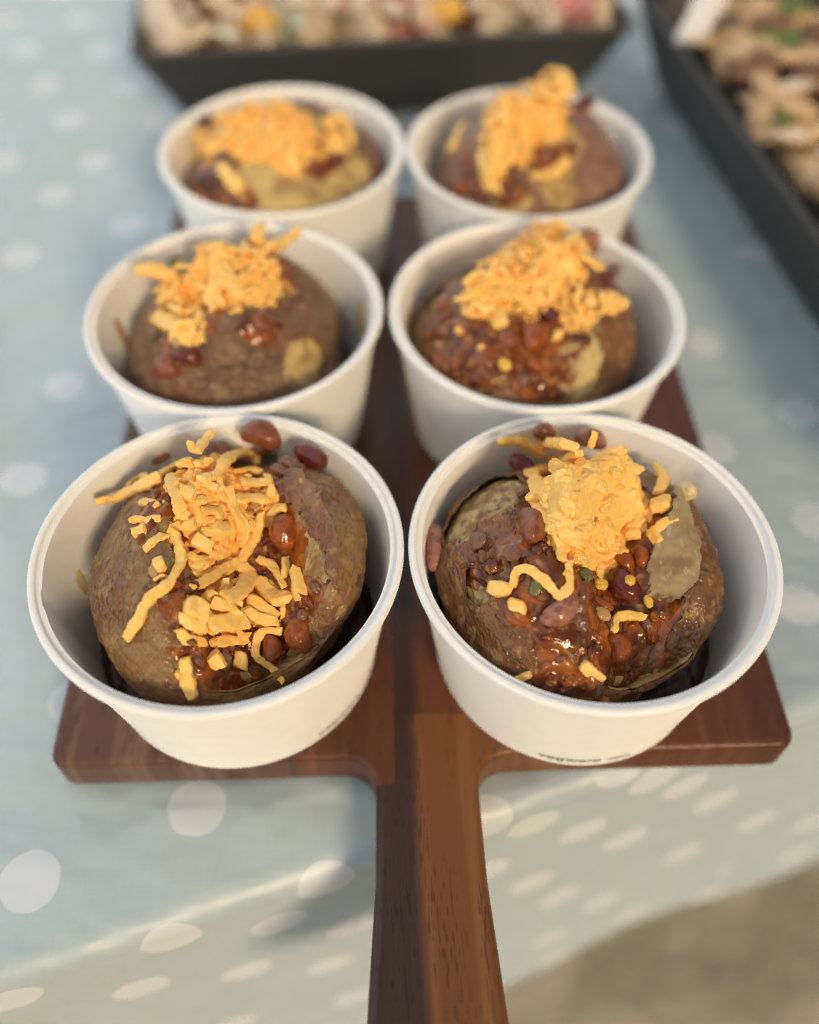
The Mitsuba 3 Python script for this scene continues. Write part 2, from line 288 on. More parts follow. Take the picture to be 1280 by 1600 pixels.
 1: {"heaps":[[21,[[-0.232,0.21,0.95],[-0.093,0.379,0.92],[0.015,0.466,0.885],[0.122,0.604,0.788],[0.232,0.614,0.754],[0.391,0.411,0.823],[0.412,0.274,0.869],[0.35,0.19,0.917],[0.263,0.089,0.961],[0.188,-0.004,0.982],[0.131,-0.063,0.989],[0.013,-0.149,0.989],[-0.117,-0.146,0.982],[-0.195,0.017,0.981]]]],"shreds":[[5.2,[[-27.2,40.6,62.4],[-18.9,45.0,57.1],[-10.9,45.0,50.6]],[-0.24,0.81,0.51]],[5.9,[[-8.0,52.7,48.6],[-9.3,17.9,85.3]],[-0.04,0.6,0.62]],[5.7,[[-15.8,37.6,52.0],[-16.8,20.6,64.0],[-15.9,4.2,77.7]],[-0.16,0.46,0.8]],[4.5,[[-7.7,48.7,43.5],[-2.6,46.8,45.8]],[-0.05,0.95,0.29]],[3.5,[[-0.7,23.9,84.9],[-1.2,22.6,79.3]],[0.1,0.32,0.94]],[3.4,[[-14.7,-5.0,74.4],[-12.8,-9.3,71.2],[-12.5,-14.2,70.9]],[-0.08,-0.13,0.99]],[2.6,[[-8.0,-6.8,69.2],[-8.7,-9.8,66.8],[-11.8,-19.2,70.8]],[-0.01,-0.18,0.98]],[2.8,[[-27.3,-22.1,68.4],[-26.0,-17.6,69.2],[-22.9,-16.8,70.0],[-18.6,-20.4,70.0],[-14.4,-25.2,69.0],[-11.2,-22.1,69.9],[-10.9,-15.0,70.4]],[-0.19,-0.33,0.91]],[4.5,[[-33.2,-19.5,64.1],[-28.2,-22.4,67.2]],[-0.46,-0.36,0.81]],[4.8,[[-28.3,-25.8,65.7],[-24.0,-27.8,66.0]],[-0.35,-0.47,0.81]],[5.3,[[20.6,15.4,59.1],[26.0,15.5,61.5]],[0.45,0.3,0.84]],[4.0,[[19.2,5.1,56.8],[23.1,8.0,59.7],[27.3,9.3,60.7]],[0.46,0.14,0.87]],[4.8,[[20.1,7.7,56.9],[21.6,2.2,57.4]],[0.42,0.1,0.9]],[4.9,[[12.3,8.1,55.0],[16.4,8.0,55.1]],[0.31,0.16,0.94]],[3.1,[[5.0,-25.1,49.3],[6.7,-19.8,48.4],[10.5,-17.9,46.8],[16.1,-18.6,46.5]],[0.29,-0.37,0.88]],[3.7,[[-7.6,-40.8,57.2],[-3.4,-42.3,53.1],[-1.2,-42.7,50.7]],[0.11,-0.77,0.63]],[2.9,[[-25.9,-43.0,52.3],[-22.4,-43.0,54.6]],[-0.32,-0.8,0.5]],[4.2,[[-13.5,35.8,53.0],[-4.9,43.5,46.8],[-5.9,17.3,82.5]],[-0.04,0.65,0.67]],[3.8,[[-18.8,6.6,70.9],[-16.0,-2.0,74.2],[-10.3,-6.3,74.9]],[-0.12,0.04,0.98]],[3.6,[[9.5,3.7,52.0],[2.9,-0.2,54.6],[-4.0,-3.1,65.1]],[0.15,0.03,0.98]],[3.8,[[26.1,37.8,54.9],[27.3,29.2,57.0],[23.2,20.4,59.6]],[0.49,0.56,0.64]],[3.7,[[17.7,12.4,56.2],[13.2,9.1,55.1]],[0.33,0.21,0.92]]],"beans":[[6.6,[[-48.3,15.6,49.0],[-49.4,-4.0,50.5]],[-0.89,0.16,0.42],"pink"],[9.2,[[-21.2,5.1,69.5],[-20.2,-8.0,72.3]],[-0.24,0.02,0.97],"brown"],[7.3,[[-19.0,-32.3,64.9],[-8.8,-24.1,67.6]],[-0.09,-0.5,0.86],"pink"],[9.6,[[8.0,-3.4,49.7],[13.2,-12.1,48.0]],[0.28,-0.14,0.95],"dark"],[7.8,[[6.1,-26.4,45.4],[6.6,-30.6,43.4]],[0.27,-0.54,0.8],"orange"],[6.5,[[10.1,2.1,51.0],[12.1,-1.6,50.6]],[0.26,0.01,0.96],"orange"],[5.6,[[16.0,2.0,53.9],[16.5,-2.1,52.7]],[0.34,0.0,0.94],"orange"],[7.5,[[-0.8,47.1,58.6],[10.8,45.4,56.0]],[0.0,-0.71,0.71],"pink"],[7.8,[[-21.2,38.8,54.6],[-16.0,35.5,53.1]],[-0.23,0.79,0.56],"dark"],[7.0,[[-13.8,46.0,62.2],[-8.7,47.0,57.4]],[0.0,-0.71,0.71],"brown"],[6.0,[[-7.1,-22.2,63.9],[-4.6,-16.9,61.2]],[0.07,-0.34,0.94],"brown"]],"flesh":[[0.24,[-0.479,0.356,0.802]],[0.2,[-0.687,0.238,0.686]],[0.12,[0.492,-0.376,0.785]],[0.12,[-0.606,-0.291,0.74]]],"sauce":[[0.3,[0.122,0.957,0.264]],[0.2,[-0.251,-0.064,0.966]],[0.24,[-0.03,-0.308,0.951]],[0.25,[0.266,-0.151,0.952]],[0.2,[-0.463,-0.119,0.879]],[0.15,[-0.667,-0.078,0.741]],[0.15,[-0.323,-0.524,0.788]],[0.2,[-0.092,-0.662,0.744]],[0.25,[0.203,-0.436,0.877]],[0.25,[0.211,-0.646,0.734]],[0.2,[0.392,-0.593,0.704]],[0.2,[0.265,0.126,0.956]],[0.2,[-0.106,-0.818,0.565]],[0.2,[0.122,-0.789,0.602]],[0.2,[0.347,-0.528,0.775]],[0.2,[0.296,-0.724,0.623]],[0.2,[0.083,-0.859,0.505]],[0.2,[0.397,-0.668,0.629]]],"flaps":[[2.2,[[0.568,0.527,0.632],[0.63,0.326,0.705],[0.713,0.027,0.701],[0.642,-0.244,0.727],[0.518,-0.3,0.801],[0.384,-0.243,0.891],[0.352,-0.055,0.935],[0.455,0.17,0.874]],"peel"]],"bits":[[4.0,[2.2,-10.4,53.0],[0.17,-0.17,0.97],"corn"],[3.6,[11.4,-8.9,52.8],[0.28,-0.14,0.95],"corn"],[3.6,[17.3,-13.7,48.5],[0.39,-0.26,0.88],"corn"],[4.6,[-4.3,-12.5,61.3],[0.08,-0.2,0.98],"green"],[4.4,[-20.6,-22.0,67.7],[-0.24,-0.38,0.89],"green"],[6.7,[33.8,23.5,57.5],[0.66,0.45,0.61],"potato"],[4.6,[1.0,-21.9,54.2],[0.18,-0.38,0.91],"onion"],[4.8,[-21.9,14.4,67.7],[-0.27,0.33,0.9],"meat"],[5.3,[-27.0,-11.2,69.8],[-0.37,-0.17,0.91],"meat"],[6.2,[-36.3,-2.3,64.0],[-0.6,0.0,0.8],"meat"]]},
 2: {"heaps":[[9,[[-0.404,0.155,0.902],[-0.249,0.4,0.882],[0.054,0.382,0.923],[0.199,0.728,0.656],[0.386,0.339,0.858],[0.499,0.239,0.833],[0.387,-0.106,0.916],[0.224,-0.21,0.952],[0.064,-0.304,0.951],[-0.133,-0.131,0.982],[-0.354,0.03,0.935]]],[6,[[-0.681,0.248,0.689],[-0.469,0.234,0.852],[-0.329,0.051,0.943],[-0.162,-0.245,0.956],[-0.146,-0.511,0.847],[-0.242,-0.552,0.798],[-0.588,-0.121,0.8],[-0.72,0.136,0.681]]]],"shreds":[[5.4,[[22.7,40.8,66.7],[16.3,35.5,64.8],[13.8,22.1,70.6]],[0.36,0.58,0.71]],[6.1,[[-37.7,7.5,71.3],[-29.7,7.8,70.6],[-22.9,7.0,67.7]],[-0.55,0.13,0.82]],[6.9,[[-30.8,-3.0,57.3],[-18.5,-20.6,66.9],[-10.1,-29.8,67.1]],[-0.43,-0.32,0.79]],[6.0,[[-8.0,-9.2,67.9],[-4.2,-0.5,73.5],[-5.8,8.0,76.9]],[-0.1,0.0,0.99]],[5.9,[[5.5,-13.1,73.9],[0.4,-2.7,75.7],[-4.7,5.8,76.7]],[0.03,-0.04,0.99]],[5.2,[[8.2,28.8,75.7],[7.8,21.1,75.0]],[0.2,0.43,0.88]]],"beans":[[7.7,[[-14.7,-32.9,64.5],[-10.0,-33.9,62.9]],[-0.26,-0.63,0.73],"dark"],[8.7,[[-23.6,-31.8,58.2],[-18.9,-35.5,59.1]],[-0.46,-0.64,0.61],"brown"],[6.8,[[13.6,-19.5,70.6],[14.6,-22.4,68.2]],[0.32,-0.37,0.87],"brown"],[8.6,[[4.5,25.7,70.6],[5.9,38.1,59.4]],[0.15,0.64,0.75],"brown"]],"flesh":[[0.2,[0.7,-0.496,0.514]]],"sauce":[[0.3,[0.187,0.335,0.923]],[0.25,[-0.152,-0.339,0.928]],[0.2,[-0.344,-0.559,0.754]],[0.2,[0.48,0.069,0.875]],[0.2,[-0.536,-0.553,0.637]],[0.2,[0.273,-0.406,0.872]]],"flaps":[],"bits":[[5.3,[-25.5,20.7,66.2],[-0.51,0.4,0.76],"green"]]},
 3: {"heaps":[[12,[[-0.301,0.43,0.851],[0.021,0.868,0.495],[0.286,0.72,0.632],[0.438,0.133,0.889],[0.304,-0.001,0.953],[0.2,-0.113,0.973],[0.106,-0.13,0.986],[-0.029,-0.142,0.989],[-0.171,-0.086,0.982],[-0.292,-0.314,0.903],[-0.554,-0.208,0.806],[-0.458,0.032,0.889]]],[7,[[0.217,-0.074,0.973],[0.329,-0.001,0.944],[0.505,-0.048,0.862],[0.635,-0.131,0.761],[0.452,-0.263,0.852],[0.351,-0.299,0.887],[0.219,-0.245,0.945]]]],"shreds":[[5.9,[[-15.8,-11.1,66.3],[-15.9,-21.1,66.9]],[-0.23,-0.3,0.92]],[3.9,[[-31.8,-20.3,64.6],[-30.8,-22.0,64.8]],[-0.53,-0.38,0.75]],[3.9,[[-23.6,-29.8,64.5],[-23.2,-30.5,64.5]],[-0.37,-0.55,0.75]],[6.0,[[4.8,-17.6,59.7],[8.0,-17.1,59.3]],[0.2,-0.35,0.92]],[5.1,[[25.0,-9.8,66.8],[34.2,-1.1,62.4]],[0.62,-0.12,0.76]],[5.1,[[15.5,10.3,76.3],[24.5,13.3,68.0]],[0.4,0.19,0.89]],[5.6,[[-15.6,-4.1,68.4],[-7.1,-2.9,66.3],[-1.8,-7.2,62.1]],[-0.08,-0.08,0.99]]],"beans":[[9.9,[[-5.0,-15.6,62.5],[-3.3,-26.8,61.6]],[0.01,-0.4,0.92],"orange"],[6.9,[[36.2,29.1,56.9],[25.9,6.6,67.3]],[0.31,-0.35,0.88],"dark"],[8.8,[[21.7,42.0,62.9],[27.3,38.7,60.1]],[0.0,-0.71,0.71],"pink"],[6.8,[[-15.3,-24.0,65.0],[-10.4,-26.0,63.0]],[-0.16,-0.48,0.86],"brown"],[7.1,[[3.4,-6.4,60.6],[5.3,-8.0,60.6]],[0.15,-0.15,0.98],"dark"],[6.8,[[-25.0,-33.0,61.3],[-20.4,-34.8,61.7]],[-0.36,-0.63,0.69],"brown"],[7.2,[[-36.8,4.3,59.0],[-35.0,-3.4,61.3]],[-0.7,0.03,0.72],"brown"]],"flesh":[[0.24,[0.291,-0.605,0.741]],[0.12,[-0.773,0.194,0.604]]],"sauce":[[0.3,[0.053,0.464,0.884]],[0.3,[-0.042,-0.406,0.913]],[0.3,[-0.309,-0.56,0.769]],[0.3,[-0.448,-0.657,0.606]],[0.3,[-0.68,-0.351,0.643]],[0.25,[-0.029,-0.668,0.743]],[0.2,[0.514,0.45,0.73]],[0.2,[-0.723,-0.472,0.505]],[0.2,[0.05,-0.734,0.678]]],"flaps":[],"bits":[[4.8,[-14.9,-36.8,62.4],[-0.19,-0.66,0.72],"corn"]]},
 4: {"heaps":[[8,[[-0.85,0.353,0.39],[-0.761,0.512,0.399],[-0.531,0.533,0.659],[-0.224,0.56,0.798],[0.19,0.236,0.953],[0.315,-0.04,0.948],[0.516,0.186,0.836],[0.604,-0.035,0.796],[0.473,-0.141,0.87],[0.262,-0.24,0.935],[0.204,-0.511,0.835],[0.132,-0.521,0.843],[-0.003,-0.417,0.909],[-0.161,-0.374,0.913],[-0.279,-0.379,0.882],[-0.474,-0.238,0.848],[-0.663,-0.15,0.733]]]],"shreds":[[6.1,[[-25.0,-24.5,64.1],[-19.7,-33.9,62.9],[-14.0,-40.0,60.8]],[-0.35,-0.57,0.73]],[6.6,[[20.9,10.7,64.9],[28.2,19.5,62.4],[32.3,4.9,59.8]],[0.52,0.18,0.82]],[5.6,[[6.3,-23.8,69.4],[9.2,-27.8,62.8]],[0.17,-0.43,0.88]],[5.6,[[-42.5,7.6,56.8],[-40.0,25.9,53.8],[-29.5,24.9,61.6]],[-0.65,0.33,0.67]]],"beans":[[7.0,[[20.8,-7.3,57.6],[30.2,-4.2,54.7]],[0.53,-0.15,0.84],"dark"],[8.3,[[-35.7,-24.9,56.6],[-28.5,-29.6,57.9]],[-0.61,-0.48,0.62],"purple"],[7.4,[[-29.2,-11.9,60.1],[-21.5,-19.4,63.4]],[-0.5,-0.27,0.82],"purple"],[7.4,[[12.8,-16.4,58.1],[16.5,-11.1,57.3]],[0.32,-0.27,0.91],"brown"],[7.9,[[-42.3,21.5,57.4],[-36.9,29.8,56.5]],[0.0,-0.71,0.71],"purple"]],"flesh":[[0.5,[0.162,-0.726,0.668]],[0.4,[0.544,-0.338,0.768]],[0.3,[-0.124,-0.6,0.791]],[0.2,[-0.87,0.324,0.373]]],"sauce":[[0.25,[-0.552,0.465,0.692]],[0.25,[-0.195,0.683,0.703]],[0.2,[-0.694,-0.219,0.686]],[0.2,[-0.702,-0.468,0.536]],[0.25,[-0.147,0.07,0.987]],[0.15,[0.3,-0.2,0.933]],[0.15,[-0.396,-0.749,0.532]]],"flaps":[],"bits":[]},
 5: {"heaps":[[17,[[-0.471,-0.205,0.858],[-0.326,0.201,0.924],[-0.081,0.659,0.748],[0.175,0.567,0.805],[0.259,0.525,0.811],[0.287,0.247,0.926],[0.244,0.027,0.969],[0.075,-0.158,0.984],[-0.042,-0.211,0.977],[-0.088,-0.53,0.844],[-0.198,-0.591,0.782],[-0.323,-0.697,0.64],[-0.398,-0.699,0.594],[-0.476,-0.513,0.715]]]],"shreds":[[5.2,[[-1.1,-32.7,64.2],[9.7,-23.4,59.9],[16.3,-16.9,63.1]],[0.15,-0.47,0.85]],[6.5,[[-36.0,-3.9,60.1],[-30.2,14.2,62.7]],[-0.72,0.15,0.64]],[6.4,[[15.9,26.3,82.4],[17.6,17.8,80.1],[12.6,8.5,78.1]],[0.17,0.28,0.94]],[6.1,[[-18.7,-36.5,59.4],[-22.1,-30.6,67.1],[-22.7,-17.8,68.8]],[-0.44,-0.53,0.7]],[5.0,[[-13.1,-33.4,70.1],[-9.2,-28.8,75.2]],[-0.2,-0.53,0.82]],[5.3,[[5.8,-2.5,71.9],[12.5,4.7,74.7]],[0.11,0.03,0.99]]],"beans":[[7.1,[[25.1,19.5,70.5],[31.3,24.5,69.1]],[0.47,0.43,0.78],"dark"],[6.4,[[-35.0,-21.3,50.7],[-31.0,-26.0,52.5]],[-0.77,-0.48,0.42],"orange"],[7.4,[[3.6,-10.6,63.4],[7.5,-13.8,63.0]],[0.08,-0.23,0.97],"brown"],[7.3,[[-26.6,-27.3,57.7],[-22.6,-32.3,56.4]],[-0.56,-0.61,0.56],"brown"]],"flesh":[[0.2,[-0.252,-0.789,0.56]],[0.15,[0.226,-0.635,0.739]]],"sauce":[[0.3,[-0.074,0.571,0.817]],[0.25,[-0.321,-0.606,0.728]],[0.2,[0.083,-0.262,0.962]],[0.25,[-0.609,-0.511,0.607]],[0.2,[-0.646,-0.306,0.699]],[0.15,[0.435,0.38,0.816]]],"flaps":[],"bits":[]},
}
# ------------------------------------------------------------------ materials
B0X = 0.0062 * math.cos(math.radians(2.1)) + 0.1222 * math.sin(math.radians(2.1))


def wood(base, dark, light, seed, streaky=False, ang=2.1):
    ca, sa = math.cos(math.radians(ang)), math.sin(math.radians(ang))

    def f(p, n, uv):
        x = p.x * ca + p.y * sa + 0.004 * (noise(p.x * 30 + seed, p.y * 9, 3) - 0.5)
        y = -p.x * sa + p.y * ca
        ring = fbm(x * 260 + seed * 7.3, y * 7 + 0.4 * noise(x * 90, y * 14), seed, octaves=3)
        broad = noise(x * 70 + seed, y * 4, 5 + seed)
        pore = noise(x * 2600, y * 260 + seed, 2)
        streak = smoothstep(-0.0026, 0.0026, x - B0X + 0.003 + 0.0014 * (noise(x * 40, y * 25, 8) - 0.5))
        c = mix(mi.Color3f(*base), mi.Color3f(*light), smoothstep(0.45, 0.8, ring) * 0.75)
        c = mix(c, mi.Color3f(*dark), smoothstep(0.5, 0.85, broad) * 0.6)
        c = mix(c, mi.Color3f(*dark) * 0.55, smoothstep(0.62, 0.80, pore) * smoothstep(0.25, 0.55, noise(x * 300, y * 30, 9)) * 0.6)
        if streaky:
            dk = mix(mi.Color3f(0.026, 0.011, 0.008), mi.Color3f(0.047, 0.021, 0.015), ring) * (1 - 0.4 * smoothstep(0.7, 0.9, pore))
            c = mix(dk, c, streak)
        return c
    return f


def wood_bump(p, n, uv):
    return -0.5 * smoothstep(0.66, 0.9, noise(p.x * 2600, p.y * 260, 2)) + 0.3 * fbm(p.x * 700, p.y * 25, 1)


def principled(color, rough, spec=0.5, bump=None, scale=0.0003, eps=2e-4, **kw):
    b = {'type': 'principled', 'base_color': color if isinstance(color, dict) else rgb(*color), 'specular': spec, **kw}
    b['roughness'] = rough
    if bump is not None:
        b = {'type': 'bumpmap', 'scale': scale, 'nested': b, 'arbitrary': proc(bump, eps=eps)}
    return {'type': 'twosided', 'nested': b}


WOODS = {
    'wood_red': ((0.105, 0.032, 0.016), (0.055, 0.017, 0.009), (0.145, 0.052, 0.027), 3, False),
    'wood_brown': ((0.098, 0.046, 0.030), (0.055, 0.026, 0.017), (0.165, 0.095, 0.064), 4, False),
    'wood_amber': ((0.155, 0.056, 0.016), (0.085, 0.028, 0.009), (0.215, 0.09, 0.028), 2, True),
    'wood_joined': ((0.12, 0.037, 0.016), (0.065, 0.02, 0.009), (0.165, 0.06, 0.027), 5, True),
}
for k, (b, d, l, s, st) in WOODS.items():
    f = wood(b, d, l, s, st)
    scene[k] = principled(proc(f), 0.34, 0.35, wood_bump, 0.00012, 1.5e-4)


def paper_color(p, n, uv):
    return mix(mi.Color3f(0.83, 0.828, 0.805), mi.Color3f(0.79, 0.788, 0.765), fbm(p.x * 220, p.y * 220, p.z * 220))


scene['paper'] = principled(proc(paper_color), 0.42, 0.45, lambda p, n, uv: fbm(p.x * 900, p.y * 900, p.z * 900), 0.00006, 1.5e-4)
scene['print_ink'] = principled((0.045, 0.05, 0.05), 0.6, 0.3)
scene['leaf_ink'] = principled((0.05, 0.11, 0.035), 0.6, 0.3)


def skin_color(tone, seed):
    def f(p, n, uv):
        q = p * 1000.0
        a = fbm(q.x / 13 + seed, q.y / 13, q.z / 13)
        b = fbm(q.x / 3.2, q.y / 3.2 + seed, q.z / 3.2)
        g = noise(q.x / 0.75, q.y / 0.75, q.z / 0.75)
        c = mix(mi.Color3f(*tone[0]), mi.Color3f(*tone[1]), smoothstep(0.35, 0.7, a))
        c = mix(c, mi.Color3f(0.21, 0.075, 0.036), smoothstep(0.5, 0.68, fbm(q.x / 16 + 2 * seed, q.y / 16, q.z / 16)) * 0.6)
        c = mix(c, mi.Color3f(*tone[2]), smoothstep(0.5, 0.75, b) * 0.7)
        c = mix(c, mi.Color3f(0.035, 0.02, 0.012), smoothstep(0.68, 0.9, g) * 0.3 + smoothstep(0.66, 0.76, fbm(q.x / 5, q.y / 5, q.z / 5 + seed)) * 0.5)
        return c
    return f


def skin_bump(p, n, uv):
    q = p * 1000.0
    w = fbm(q.x / 1.6 + 2 * noise(q.x / 7, q.y / 7, q.z / 7), q.y / 2.4, q.z / 1.6)
    return dr.abs(w - 0.5) * 2 + 0.12 * noise(q.x / 0.5, q.y / 0.5, q.z / 0.5)


SKIN = {
    'skin_olive': (((0.245, 0.135, 0.042), (0.165, 0.072, 0.024), (0.32, 0.20, 0.07)), 1),
    'skin_wet': (((0.185, 0.08, 0.024), (0.11, 0.038, 0.012), (0.32, 0.19, 0.065)), 2),
    'skin_red': (((0.25, 0.125, 0.055), (0.16, 0.062, 0.03), (0.33, 0.19, 0.09)), 2),
    'skin_brown': (((0.18, 0.095, 0.042), (0.115, 0.053, 0.025), (0.26, 0.15, 0.07)), 3),
    'skin_pink': (((0.26, 0.13, 0.085), (0.19, 0.085, 0.05), (0.31, 0.19, 0.11)), 4),
}
for k, (tone, s) in SKIN.items():
    scene[k] = principled(proc(skin_color(tone, s * 3.7)), 0.2 if k == 'skin_wet' else 0.27, 0.5, skin_bump, 0.0009, 2e-4)


def flesh_color(p, n, uv):
    q = p * 1000.0
    c = mix(mi.Color3f(0.62, 0.47, 0.20), mi.Color3f(0.46, 0.31, 0.11), fbm(q.x / 5, q.y / 5, q.z / 5))
    return mix(c, mi.Color3f(0.28, 0.15, 0.05), smoothstep(0.42, 0.7, fbm(q.x / 6 + 5, q.y / 6, q.z / 6)) * 0.8)


def stained_color(p, n, uv):
    q = p * 1000.0
    c = mix(mi.Color3f(0.47, 0.35, 0.155), mi.Color3f(0.32, 0.20, 0.07), smoothstep(0.3, 0.7, fbm(q.x / 4, q.y / 4, q.z / 4)))
    return mix(c, mi.Color3f(0.21, 0.095, 0.03), smoothstep(0.42, 0.66, fbm(q.x / 5 + 5, q.y / 3, q.z / 5)) * 0.85)


for k, f in (('flesh', flesh_color), ('flesh_stained', stained_color)):
    scene[k] = principled(proc(f), 0.4, 0.45, lambda p, n, uv: fbm(p.x * 700, p.y * 700, p.z * 700), 0.0009, 2e-4)


def peel_color(p, n, uv):
    q = p * 1000.0
    a = fbm(q.x / 9 + 2, q.y / 5, q.z / 7)
    c = mix(mi.Color3f(0.22, 0.14, 0.055), mi.Color3f(0.36, 0.26, 0.12), smoothstep(0.3, 0.7, a))
    c = mix(c, mi.Color3f(0.30, 0.15, 0.075), smoothstep(0.52, 0.72, fbm(q.x / 4 + 7, q.y / 3, q.z / 4)) * 0.55)
    return mix(c, mi.Color3f(0.46, 0.40, 0.27), smoothstep(0.6, 0.75, fbm(q.x / 1.6, q.y / 4.5, q.z / 2 + 3)) * 0.5)


scene['peel'] = principled(proc(peel_color), 0.2, 0.5, lambda p, n, uv: fbm(p.x * 300, p.y * 100, p.z * 200), 0.0008, 2e-4)


def sauce_color(p, n, uv):
    q = p * 1000.0
    c = mix(mi.Color3f(0.135, 0.029, 0.007), mi.Color3f(0.30, 0.078, 0.012), smoothstep(0.35, 0.65, fbm(q.x / 7, q.y / 7, q.z / 7)))
    c = mix(c, mi.Color3f(0.44, 0.22, 0.06), smoothstep(0.52, 0.72, fbm(q.x / 2.2 + 9, q.y / 2.2, q.z / 2.2)) * 0.6)
    return mix(c, mi.Color3f(0.05, 0.010, 0.005), smoothstep(0.5, 0.68, fbm(q.x / 6 + 3, q.y / 6, q.z / 6)) * 0.7)


scene['smear'] = principled((0.46, 0.22, 0.10), 0.45, 0.4)
scene['smear_yellow'] = principled((0.62, 0.48, 0.27), 0.45, 0.4)
scene['sauce'] = principled(proc(sauce_color), 0.12, 0.45, lambda p, n, uv: fbm(p.x * 420, p.y * 420, p.z * 420), 0.0006, 2e-4)


scene['fill_dark'] = principled((0.055, 0.022, 0.014), 0.25, 0.45, lambda p, n, uv: fbm(p.x * 300, p.y * 300, p.z * 300), 0.001, 2e-4)  # dark brown of the sheet low in each bowl


def cheese_color(p, n, uv):
    q = p * 1000.0
    c = mix(mi.Color3f(0.90, 0.57, 0.16), mi.Color3f(0.88, 0.50, 0.11), fbm(q.x / 6, q.y / 6, q.z / 6))
    return mix(c, mi.Color3f(0.91, 0.63, 0.25), smoothstep(0.5, 0.8, noise(q.x / 1.7, q.y / 1.7, q.z / 1.7)) * 0.6)


scene['cheese'] = principled(proc(cheese_color), 0.45, 0.4, lambda p, n, uv: fbm(p.x * 900, p.y * 900, p.z * 900), 0.0003, 1.5e-4)
BEAN_COL = {'brown': (0.20, 0.06, 0.028), 'dark': (0.10, 0.014, 0.013), 'orange': (0.27, 0.062, 0.012), 'pink': (0.30, 0.125, 0.082), 'purple': (0.07, 0.022, 0.026)}


def bean_color(c, s):
    def f(p, n, uv):
        q = p * 1000.0
        a = mix(mi.Color3f(*c), mi.Color3f(*c) * mi.Color3f(1.5, 1.7, 1.7), smoothstep(0.45, 0.8, fbm(q.x / 3 + s, q.y / 3, q.z / 3)) * 0.6)
        return mix(a, mi.Color3f(0.14, 0.04, 0.012), smoothstep(0.52, 0.66, fbm(q.x / 2.5 + s, q.y / 2.5 + 4, q.z / 2.5)) * 0.7)
    return f


for q, (k, c) in enumerate(BEAN_COL.items()):
    scene['bean_' + k] = principled(proc(bean_color(c, q * 3.1)), 0.22, 0.5, lambda p, n, uv: fbm(p.x * 350, p.y * 350, p.z * 350), 0.0006, 2e-4)
BIT_COL = {'green': (0.13, 0.12, 0.03), 'onion': (0.42, 0.24, 0.09), 'corn': (0.68, 0.42, 0.06), 'potato': (0.58, 0.44, 0.22), 'meat': (0.17, 0.075, 0.04)}
for k, c in BIT_COL.items():
    scene['bit_' + k] = principled(c, 0.3, 0.5)


# ------------------------------------------------------------------ the setting: ground, cloth over the table
def ground_color(p, n, uv):
    a = fbm(p.x * 14, p.y * 14, 1)
    b = noise(p.x * 160, p.y * 160, 2)
    c = mix(mi.Color3f(0.42, 0.36, 0.275), mi.Color3f(0.27, 0.23, 0.17), smoothstep(0.3, 0.7, a))
    return mix(c, mi.Color3f(0.42, 0.37, 0.28), smoothstep(0.6, 0.8, b) * 0.6)


scene['ground_bsdf'] = principled(proc(ground_color), 0.9, 0.2, lambda p, n, uv: fbm(p.x * 90, p.y * 90, 4), 0.01, 2e-3)
gx = np.linspace(-12, 12, 241)
gv = np.stack(np.meshgrid(gx, gx, indexing='ij'), -1).reshape(-1, 2)
gv = np.column_stack([gv, -0.74 + 0.012 * (meshkit.fbm(np.column_stack([gv * 1.5, 0 * gv[:, 0]]), 3, 5) - 0.5)])
qi = (np.arange(240)[:, None] * 241 + np.arange(240)[None]).ravel()
obj('ground', (gv, np.stack([qi, qi + 241, qi + 242, qi + 1], -1)), 'ground_bsdf', smooth=True)
tag('ground', kind='structure')

EDGE0, ED, EN = np.array([-0.0151, 0.1017]), np.array([0.9482, 0.3177]), np.array([0.3177, -0.9482])
DOTS = [(-0.122, 0.0865), (-0.0715, 0.1108), (-0.122, 0.150), (-0.0734, 0.0642), (-0.0254, 0.0842), (-0.121, 0.042), (0.0278, 0.1063), (0.0497, 0.0991), (0.0805, 0.081), (0.1138, 0.0591),
        (0.1161, 0.1055), (0.1481, 0.0811), (0.0928, 0.1178), (0.0732, 0.128), (0.2019, 0.0422), (0.1729, 0.0166), (0.2392, -0.0296), (0.0804, 0.0312), (0.0457, 0.0607), (-0.0357, 0.056), (-0.0381, 0.008),
        (-0.0785, 0.0189), (-0.0023, 0.0337), (0.0004, -0.0098), (0.1418, 0.1285), (0.045, 0.0), (0.11, 0.0), (0.15, -0.03), (-0.1669, 0.3165), (-0.1709, 0.2577), (-0.2169, 0.4201), (-0.2123, 0.4796), (-0.1623, 0.4479),
        (0.184, 0.3031), (0.1381, 0.2781), (0.1737, 0.2378), (0.1918, 0.4282), (-0.225, 0.36), (-0.13, 0.21), (-0.225, 0.235), (0.155, 0.195), (0.148, 0.35)]


def cloth_color(p, n, uv):
    c = mi.Color3f(0.375, 0.455, 0.485) * (0.96 + 0.08 * fbm(uv.x * 60, uv.y * 60, 3))
    c = c * (0.985 + 0.03 * noise(uv.x * 2400, uv.y * 200, 1)) * (0.985 + 0.03 * noise(uv.x * 200, uv.y * 2400, 4))
    wob = 0.0007 * (noise(uv.x * 260, uv.y * 260, 6) - 0.5)
    d = mi.Float(9.0)
    for x, y in DOTS:
        d = dr.minimum(d, dr.square(uv.x - x) + dr.square(uv.y - y))
    d = dr.sqrt(d)
    gx, gy = uv.x / 0.056, uv.y / 0.049                                  # beyond the dots seen here, a regular half-drop repeat
    row = dr.floor(gy)
    fx = gx + 0.5 * (row - 2 * dr.floor(row / 2))
    fx = fx - dr.floor(fx) - 0.5
    fy = gy - row - 0.5
    far = dr.sqrt(dr.square(fx * 0.056) + dr.square(fy * 0.049))
    seen = (dr.abs(uv.x + 0.0) < 0.235) & (uv.y > -0.04) & (uv.y < 0.50)
    d = dr.select(seen, d, far)
    return mix(mi.Color3f(0.535, 0.58, 0.625), c, smoothstep(0.0096, 0.0101, d + wob))


